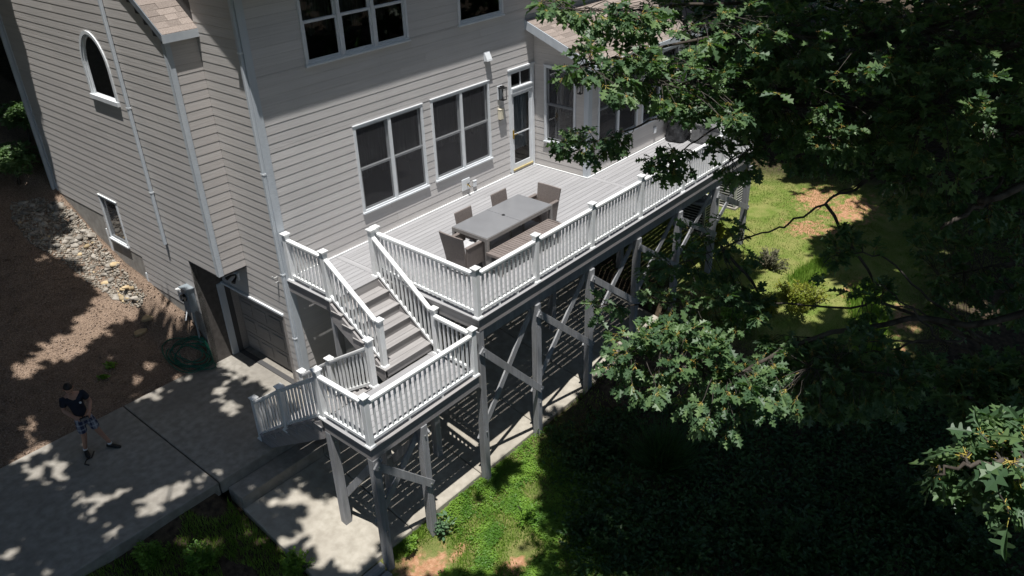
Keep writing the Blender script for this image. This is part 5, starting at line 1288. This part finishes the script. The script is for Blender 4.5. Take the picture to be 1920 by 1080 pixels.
# understory on the dark bank at the far left
for i, (px, py, up_, r, lb) in enumerate(((38, 214, 1.7, .62, 'upper of two half-lit leafy saplings left of the house'), (18, 296, 1.3, .7, 'lower of two half-lit leafy saplings left of the house'))):
    c = ground_hit(px, py+38); c = c+np.array([0, 0, up_]); c = at(px, py, np.linalg.norm(c-CAM)); zb = float(ground(c[0], c[1])); t = thing('sapling', (c[0], c[1], zb), lb, 'sapling', 'saplings on the bank')
    MB().tube([(c[0], c[1], zb-.1), (c[0]+.06, c[1], (zb+c[2])/2), tuple(c)], [.04, .03, .01], 7).obj('trunk', BARK, t, smooth=True)
    n = 750; v = RNG.normal(0, 1, (n, 3)); v /= np.linalg.norm(v, axis=1)[:, None]; v *= (r*RNG.random(n)**.4)[:, None]; v[:, 2] *= .6; v *= (.7+.6*vnoise(v[:, 0]+9, v[:, 1]+9, .25, 33))[:, None]
    a = RNG.uniform(0, 6.28, n); D = np.stack([np.cos(a), np.sin(a), RNG.normal(-.1, .3, n)], 1)
    o = arrays_obj('crown', LV_LO, LF_LO, frames(D, RNG.normal(0, .5, n))*.15, c+v, OAKL2, t); setp(o, kind='stuff')
    for q in (c+[r*.2, 0, 0], c-[r*.3, r*.2, 0]): l = landing(q[None])[0]; LIT.append((l[0], l[1], .33))
def make_shade_canopy():  # added leaves above the view, cut so their shade falls on chosen ground
    n = 860000
    P = np.stack([RNG.uniform(-15, 30, n), RNG.uniform(-21, 24, n), RNG.uniform(8.0, 11.5, n)], 1)
    G = P.copy(); z = np.full(n, -3.2)
    for _ in range(3):
        G[:, :2] = P[:, :2]+SUN[:2]*(P[:, 2]-z)[:, None]; z = ground(G[:, 0], G[:, 1], False)
        z = np.where((G[:, 0] < .06) & (G[:, 1] > -.9) & (G[:, 1] < 2.82), DZ, z)
    G[:, 2] = z
    px, py = project(G)
    infront = (G-CAM)@CF > 1
    px = np.where(infront, px, 9999)
    jx = px+28*(vnoise(G[:, 0], G[:, 1], .35, 5)-.5)*2+RNG.normal(0, 4, n); jy = py+22*(vnoise(G[:, 0], G[:, 1], .35, 6)-.5)*2
    keep = np.ones(n, bool)
    S = landing(P)
    # nothing over the house, deck and stairs
    keep &= ~((S[:, 0] > -.5) & (S[:, 0] < 13.5) & (S[:, 1] > -.3) & (S[:, 1] < 9.6)) & ~((S[:, 0] > np.where(S[:, 1] > -2.0, -.95, -1.3)) & (S[:, 0] < 13.5) & (S[:, 1] > -3.78) & (S[:, 1] <= -.3))
    keep &= ~((S[:, 0] > -1.0) & (S[:, 0] < 3) & (S[:, 1] > -4.1) & (S[:, 1] < 0))
    for poly in LITPOLY: keep &= ~inpoly(jx, jy, poly)
    fine = .6*vnoise(G[:, 0], G[:, 1], .42, 1)+.4*vnoise(G[:, 0]+7, G[:, 1]+3, .17, 2)
    med = vnoise(G[:, 0], G[:, 1], 1.1, 4)
    for poly, f in DAPPLE:
        ins = inpoly(px, py, poly); keep &= ~(ins & (fine*.62+med*.38 > 1-f-.12))
    keep |= inpoly(px, py, [(85, 690), (190, 680), (255, 850), (150, 885), (85, 800)])  # leaves kept solid here so the person stands in shade
    L = np.array(LIT)
    for c in L: keep &= ((S[:, 0]-c[0])**2+(S[:, 1]-c[1])**2) > c[2]**2
    # thin out where the shadow never shows; kept denser where it blocks skylight
    vis = infront & (px > -250) & (px < 2150) & (py > -350) & (py < 1350)
    keep &= vis | (RNG.random(n) < np.where(((P[:, 1] < -5) & (P[:, 0] > -5)) | ((P[:, 0] < -3) & (P[:, 1] > 2)), .9, .3))
    P = P[keep]
    tb_ = np.array([t.base[:2] for t in T_ALL]); o = ((P[:, None, :2]-tb_[None])**2).sum(2).argmin(1)
    for i, t in enumerate(T_ALL):
        Q = P[o == i]
        if len(Q) < 10: continue
        t.canopy(Q, .30)
        for a in np.linspace(0, 6.28, 8)[:-1]:                       # limbs added under the shade leaves
            r = RNG.uniform(2.5, 5.0); e = t.top+np.array([r*math.cos(a), r*math.sin(a), RNG.uniform(.3, 1.6)])
            if e[2] < 8.2: e[2] = 8.3
            l = landing(e[None])[0]
            if l[0] > -1.4 and l[1] > -4.2: continue
            t.limb([t.top-[0, 0, .3], t.top+(e-t.top)*.5+[0, 0, .5], e], .09, .02)
make_shade_canopy()
for t in T_ALL: t.finish()

# ------------------------------------------------------------------ grass, weeds, shrubs
def blades(name, X, Y, h, w, m, label, cat='grass', lean=.5, parent=None):
    n = len(X); Z = ground(X, Y); a = RNG.uniform(0, 2*np.pi, n)
    D = np.stack([np.cos(a)*lean*RNG.random(n), np.sin(a)*lean*RNG.random(n), np.ones(n)], 1)
    R = frames(D, RNG.uniform(0, 6.28, n))*(h*RNG.uniform(.5, 1.3, n))[:, None, None]
    k = w/h
    tv = np.array([(0, -k, 0), (0, k, 0), (.55, .75*k, .05), (.55, -.75*k, .05), (1, 0, .22)]); tf = [(0, 1, 2, 3), (3, 2, 4)]
    o = arrays_obj(name, tv, tf, R, np.stack([X, Y, Z-.01], 1), m, parent)
    if parent is None: setp(o, label, cat)
    setp(o, kind='stuff'); return o
def pxregion(poly, n):
    q = poly_sample(poly, n//3); out = np.array([ground_hit(a, b)[:2] for a, b in q])
    out = np.repeat(out, 3, 0)+RNG.normal(0, .09, (len(out)*3, 2)); return out
def off_path(X, Y):
    k = ~((X > -2.66) & (X < 8.52) & (Y > -3.86) & (Y < 0))
    k &= ~((X < .1) & (Y > -.9) & (Y < 2.84)); return k
n = 150000; X = -1.75+7.5*RNG.random(n)**1.8; Y = -3.87-8*RNG.random(n)**1.6; dn = vnoise(X, Y, .55, 9)*.6+vnoise(X, Y, 1.7, 10)*.4
g1 = ground_hit(800, 1065); g2 = ground_hit(960, 1060)
bare = np.maximum(np.exp(-(((X-g1[0])/.95)**2+((Y-g1[1])/.55)**2)), .75*np.exp(-(((X-g2[0])/.55)**2+((Y-g2[1])/.4)**2)))
k = off_path(X, Y) & (RNG.random(n) < sstep(.12, .5, dn-bare*.6)) & ((X > -1.3) | (Y < -4.6)) & (RNG.random(n) > .8*sstep(.6, 3.6, X-.45*(Y+5))); X, Y = X[k], Y[k]  # blades thinned to the right so dark ground stands for shade
blades('grass', X, Y, .075, .008, GRASSM, 'bright green grass growing beside the path under the deck')
n = 130000; X = RNG.uniform(-1.5, 3.2, n); Y = RNG.uniform(-7.4, -3.9, n); dn = vnoise(X, Y, .4, 19)
bare = np.maximum(np.exp(-(((X-g1[0])/.95)**2+((Y-g1[1])/.55)**2)), .75*np.exp(-(((X-g2[0])/.55)**2+((Y-g2[1])/.4)**2)))
k = off_path(X, Y) & (RNG.random(n) < sstep(.15, .62, dn-bare*.7)*(1-sstep(1.2, 3.2, X))*(1-sstep(5.4, 7.3, -Y))); X, Y = X[k], Y[k]; n = len(X)
a = RNG.uniform(0, 6.28, n); D = np.stack([np.cos(a), np.sin(a), RNG.uniform(-.1, .5, n)], 1)
o = arrays_obj('clover', LV_SI, LF_SI, frames(D, RNG.normal(0, .4, n))*RNG.uniform(.02, .05, n)[:, None, None], np.stack([X, Y, ground(X, Y)+RNG.uniform(.02, .09, n)], 1), WEEDL, None)
setp(o, 'low leafy clover and weeds among the grass below the deck', 'weeds', kind='stuff')
n = 45000; X = RNG.uniform(-7.5, -2.6, n); Y = RNG.uniform(-5.5, -.92, n); k = off_path(X, Y) & (vnoise(X, Y, .5, 12) > .28); blades('grass', X[k], Y[k], .11, .006, GRASSM, 'shaded grass in front of the driveway')
n = 75000; X = RNG.uniform(8.0, 18.5, n); Y = RNG.uniform(-10, -1.2, n); k = (vnoise(X, Y, .5, 14)*.5+vnoise(X, Y, 1.6, 15)*.5 > .36) & off_path(X, Y); blades('lawn_grass', X[k], Y[k], .05, .006, LAWNM, 'short yellowish lawn grass beyond the deck end')
q = pxregion([(1590, 560), (1640, 530), (1655, 600), (1655, 660), (1610, 660)], 6000); blades('tall_grass', q[:, 0], q[:, 1], .22, .008, GRASSM, 'strip of tall bright grass at the lawn edge', lean=.4)
q = pxregion([(1480, 530), (1530, 490), (1560, 500), (1520, 540)], 2500); blades('tall_grass', q[:, 0], q[:, 1], .22, .008, GRASSM, 'tuft of tall grass left of the yellow-green shrub', lean=.4)
SHRUBS = []
def shrub(name, px, py, r, h, m, ls, n, label, cat='shrub', group=None, stems=None, up=.5):
    g = ground_hit(px, py); x, y = g[0], g[1]; z = float(ground(x, y)); rg = np.random.default_rng(int(px*7+py))
    t = thing(name, (x, y, z), label, cat, group); mb = MB(); k = stems or max(10, n//26); per = max(6, n//k); LP = []; LD = []
    for i in range(k):
        a = rg.uniform(0, 6.28); q = r*rg.uniform(.05, 1)**.6*(.7+.3*math.sin(3*a+px)); hh = h*rg.uniform(.45, 1.1)*(1-.45*(q/r)**2)
        b = np.array([x+.45*q*math.cos(a), y+.45*q*math.sin(a)]); e = np.array([x+q*math.cos(a+.2), y+q*math.sin(a+.2), z+hh])
        p0 = np.array([*b, float(ground(*b))-.02]); p1 = np.array([*(b*.6+e[:2]*.4), z+hh*.62])
        mb.tube([p0, p1, e], [.007, .005, .002], 4, cap=False)
        tt = rg.uniform(.18, 1, per)[:, None]; C = (1-tt)**2*p0+2*tt*(1-tt)*p1+tt*tt*e
        aa = rg.uniform(0, 6.28, per); D = np.stack([np.cos(aa), np.sin(aa), rg.normal(up, .4, per)], 1)
        LP.append(C+rg.normal(0, .35*ls, (per, 3))); LD.append(D)
    mb.obj('stems', TWIG, t)
    P = np.concatenate(LP); D = np.concatenate(LD); P[:, 2] = np.maximum(P[:, 2], ground(P[:, 0], P[:, 1])+.01); n = len(P)
    o = arrays_obj('foliage', LV_SI, LF_SI, frames(D, RNG.normal(0, .6, n))*(ls*RNG.uniform(.5, 1.35, n))[:, None, None], P, m, t); setp(o, kind='stuff')
    return t
shrub('shrub', 1500, 575, .85, .62, YELL, .065, 4200, 'low yellow-green sunlit shrub between lawn and deck')
shrub('shrub', 1440, 585, .42, .5, YELL, .06, 1400, 'small yellow-green shrub with yellow blooms at the shade edge')
shrub('shrub', 1340, 455, .42, .75, YELL, .07, 1700, 'yellow-green shrub between the air conditioners and deck posts')
shrub('shrub', 1290, 470, .35, .45, WEEDL, .06, 1100, 'small green bush in front of the nearer air conditioner')
shrub('shrub', 1440, 500, .7, .45, PURPL, .05, 2600, 'dull mauve-green low shrub at the lawn edge')
shrub('shrub', 1370, 620, .7, .7, WEEDL, .07, 2300, 'bright green shrub under the dark oak spray')
shrub('weed', 826, 1005, .3, .42, BLUEL, .11, 120, 'blue-green leafy weed clump beside the landing post', 'weed', stems=13, up=.9)
shrub('weed', 770, 1030, .24, .2, WEEDL, .06, 700, 'bright green weed mat at the end of the path', 'weed')
shrub('weed', 985, 975, .35, .3, WEEDL, .07, 300, 'loose tall weeds at the shade edge below the deck', 'weed', stems=18, up=.9)
shrub('shrub', 285, 1060, .36, .5, WEEDL, .06, 1500, 'half-lit bush at the bottom left below the driveway')
shrub('shrub', 380, 1062, .42, .5, WEEDL, .055, 1700, 'wider half-lit bush right of the one at the bottom left')
shrub('shrub', 556, 1075, .36, .5, WEEDL, .055, 1500, 'bush overlapping the path corner at the bottom edge')
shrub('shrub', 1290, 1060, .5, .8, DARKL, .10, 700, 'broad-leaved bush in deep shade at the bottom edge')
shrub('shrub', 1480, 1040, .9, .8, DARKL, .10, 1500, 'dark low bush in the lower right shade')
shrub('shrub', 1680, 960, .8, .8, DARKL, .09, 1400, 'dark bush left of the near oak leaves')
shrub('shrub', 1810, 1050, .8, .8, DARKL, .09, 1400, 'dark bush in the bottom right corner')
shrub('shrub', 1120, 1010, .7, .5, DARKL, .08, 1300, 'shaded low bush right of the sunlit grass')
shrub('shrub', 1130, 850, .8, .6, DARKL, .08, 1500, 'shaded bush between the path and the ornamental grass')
g = ground_hit(1240, 880); n = 900; a = RNG.uniform(0, 6.28, n); rr_ = .16*np.sqrt(RNG.random(n))
og = thing('ornamental_grass', (g[0], g[1], float(ground(g[0], g[1]))), 'large arching ornamental grass clump in the shade under the middle bough', 'grass')
o = blades('blades', g[0]+rr_*np.cos(a), g[1]+rr_*np.sin(a), 1.0, .009, DARKL, None, lean=1.5, parent=og)
for (px, py) in ((210, 690), (196, 712)): shrub('weed', px, py, .13, .10, WEEDL, .07, 70, 'small weed on the mulch nearer the hose' if px == 210 else 'small weed on the mulch nearer the person', 'weed', stems=4)
# mulch chips and litter on the bank
n = 9000; X = RNG.uniform(-7, -.7, n); Y = RNG.uniform(2.88, 9, n); a = RNG.uniform(0, 6.28, n)
D = np.stack([np.cos(a), np.sin(a), RNG.normal(0, .25, n)], 1)
CHIP = mat('bark_chip', (.10, .065, .045), (.36, .27, .21), rough=.9, scale=(13, 13, 13), lo=.3, hi=.7)
o = arrays_obj('bark_mulch', np.array([(0, -.25, 0), (1, -.2, .05), (1, .2, 0), (0, .25, .05)]), [(0, 1, 2, 3)], frames(D, RNG.normal(0, .5, n))*RNG.uniform(.02, .06, n)[:, None, None], np.stack([X, Y, ground(X, Y)+.012], 1), CHIP, None)
setp(o, 'scattered bark chips and dry leaves over the bank', 'mulch', kind='stuff')
# ------------------------------------------------------------------ the wood that closes the lot on all sides (mostly outside the picture)
n = 26000; ang = RNG.uniform(0, 2*np.pi, n); rad = RNG.uniform(27, 40, n)
X = 1+rad*np.cos(ang)*1.05; Y = -3+rad*np.sin(ang); zg = ground(X, Y, False)
Z = zg+RNG.random(n)**.8*(10+3*np.sin(5*ang)+2*np.sin(11*ang+1))
a = RNG.uniform(0, 6.28, n); D = np.stack([np.cos(a), np.sin(a), RNG.normal(-.1, .4, n)], 1)
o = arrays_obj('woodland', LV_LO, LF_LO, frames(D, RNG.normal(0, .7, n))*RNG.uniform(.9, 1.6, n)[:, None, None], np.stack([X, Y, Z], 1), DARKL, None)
setp(o, 'dense dark woodland closing the lot behind the lawn and bank', 'woodland', kind='stuff')
# pebbles between the larger stones
q = poly_sample([(20, 380), (80, 372), (132, 392), (182, 446), (240, 518), (276, 556), (262, 580), (220, 566), (165, 530), (112, 486), (56, 456), (22, 412)], 2600)
P = np.array([ground_hit(u, v) for u, v in q]); P = P[P[:, 0] < XW-.06]; P[:, 2] = ground(P[:, 0], P[:, 1])+.008
oc = np.array([(1, 0, 0), (-1, 0, 0), (0, 1, 0), (0, -1, 0), (0, 0, .6), (0, 0, -.6)]); of = [(0, 2, 4), (2, 1, 4), (1, 3, 4), (3, 0, 4), (2, 0, 5), (1, 2, 5), (3, 1, 5), (0, 3, 5)]
a = RNG.uniform(0, 6.28, len(P)); D = np.stack([np.cos(a), np.sin(a), RNG.normal(0, .3, len(P))], 1)
o = arrays_obj('pebbles', oc, of, frames(D, RNG.normal(0, .5, len(P)))*RNG.uniform(.015, .055, len(P))[:, None, None], P, mat('pebble', (.16, .13, .10), (.40, .36, .30), rough=.8, scale=(9, 9, 9), lo=.3, hi=.7), bed, smooth=True); setp(o, kind='stuff')

# leafy ground cover in the deep shade at the lower right
q = poly_sample([(1040, 820), (1180, 760), (1440, 760), (1640, 700), (1920, 660), (1920, 1085), (1080, 1085)], 1500)
C = np.array([ground_hit(u, v)[:2] for u, v in q]); rep = 24; XY = np.repeat(C, rep, 0)+RNG.normal(0, .16, (len(C)*rep, 2)); hh = np.repeat(RNG.uniform(.08, .42, len(C)), rep)
n = len(XY); a = RNG.uniform(0, 6.28, n); D = np.stack([np.cos(a), np.sin(a), RNG.normal(.1, .35, n)], 1)
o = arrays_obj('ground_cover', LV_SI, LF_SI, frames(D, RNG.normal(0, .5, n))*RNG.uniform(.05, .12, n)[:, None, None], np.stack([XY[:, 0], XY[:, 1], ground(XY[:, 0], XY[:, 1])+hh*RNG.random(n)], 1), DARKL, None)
setp(o, 'dark leafy ground cover in the deep shade right of the path', 'ground cover', kind='stuff')
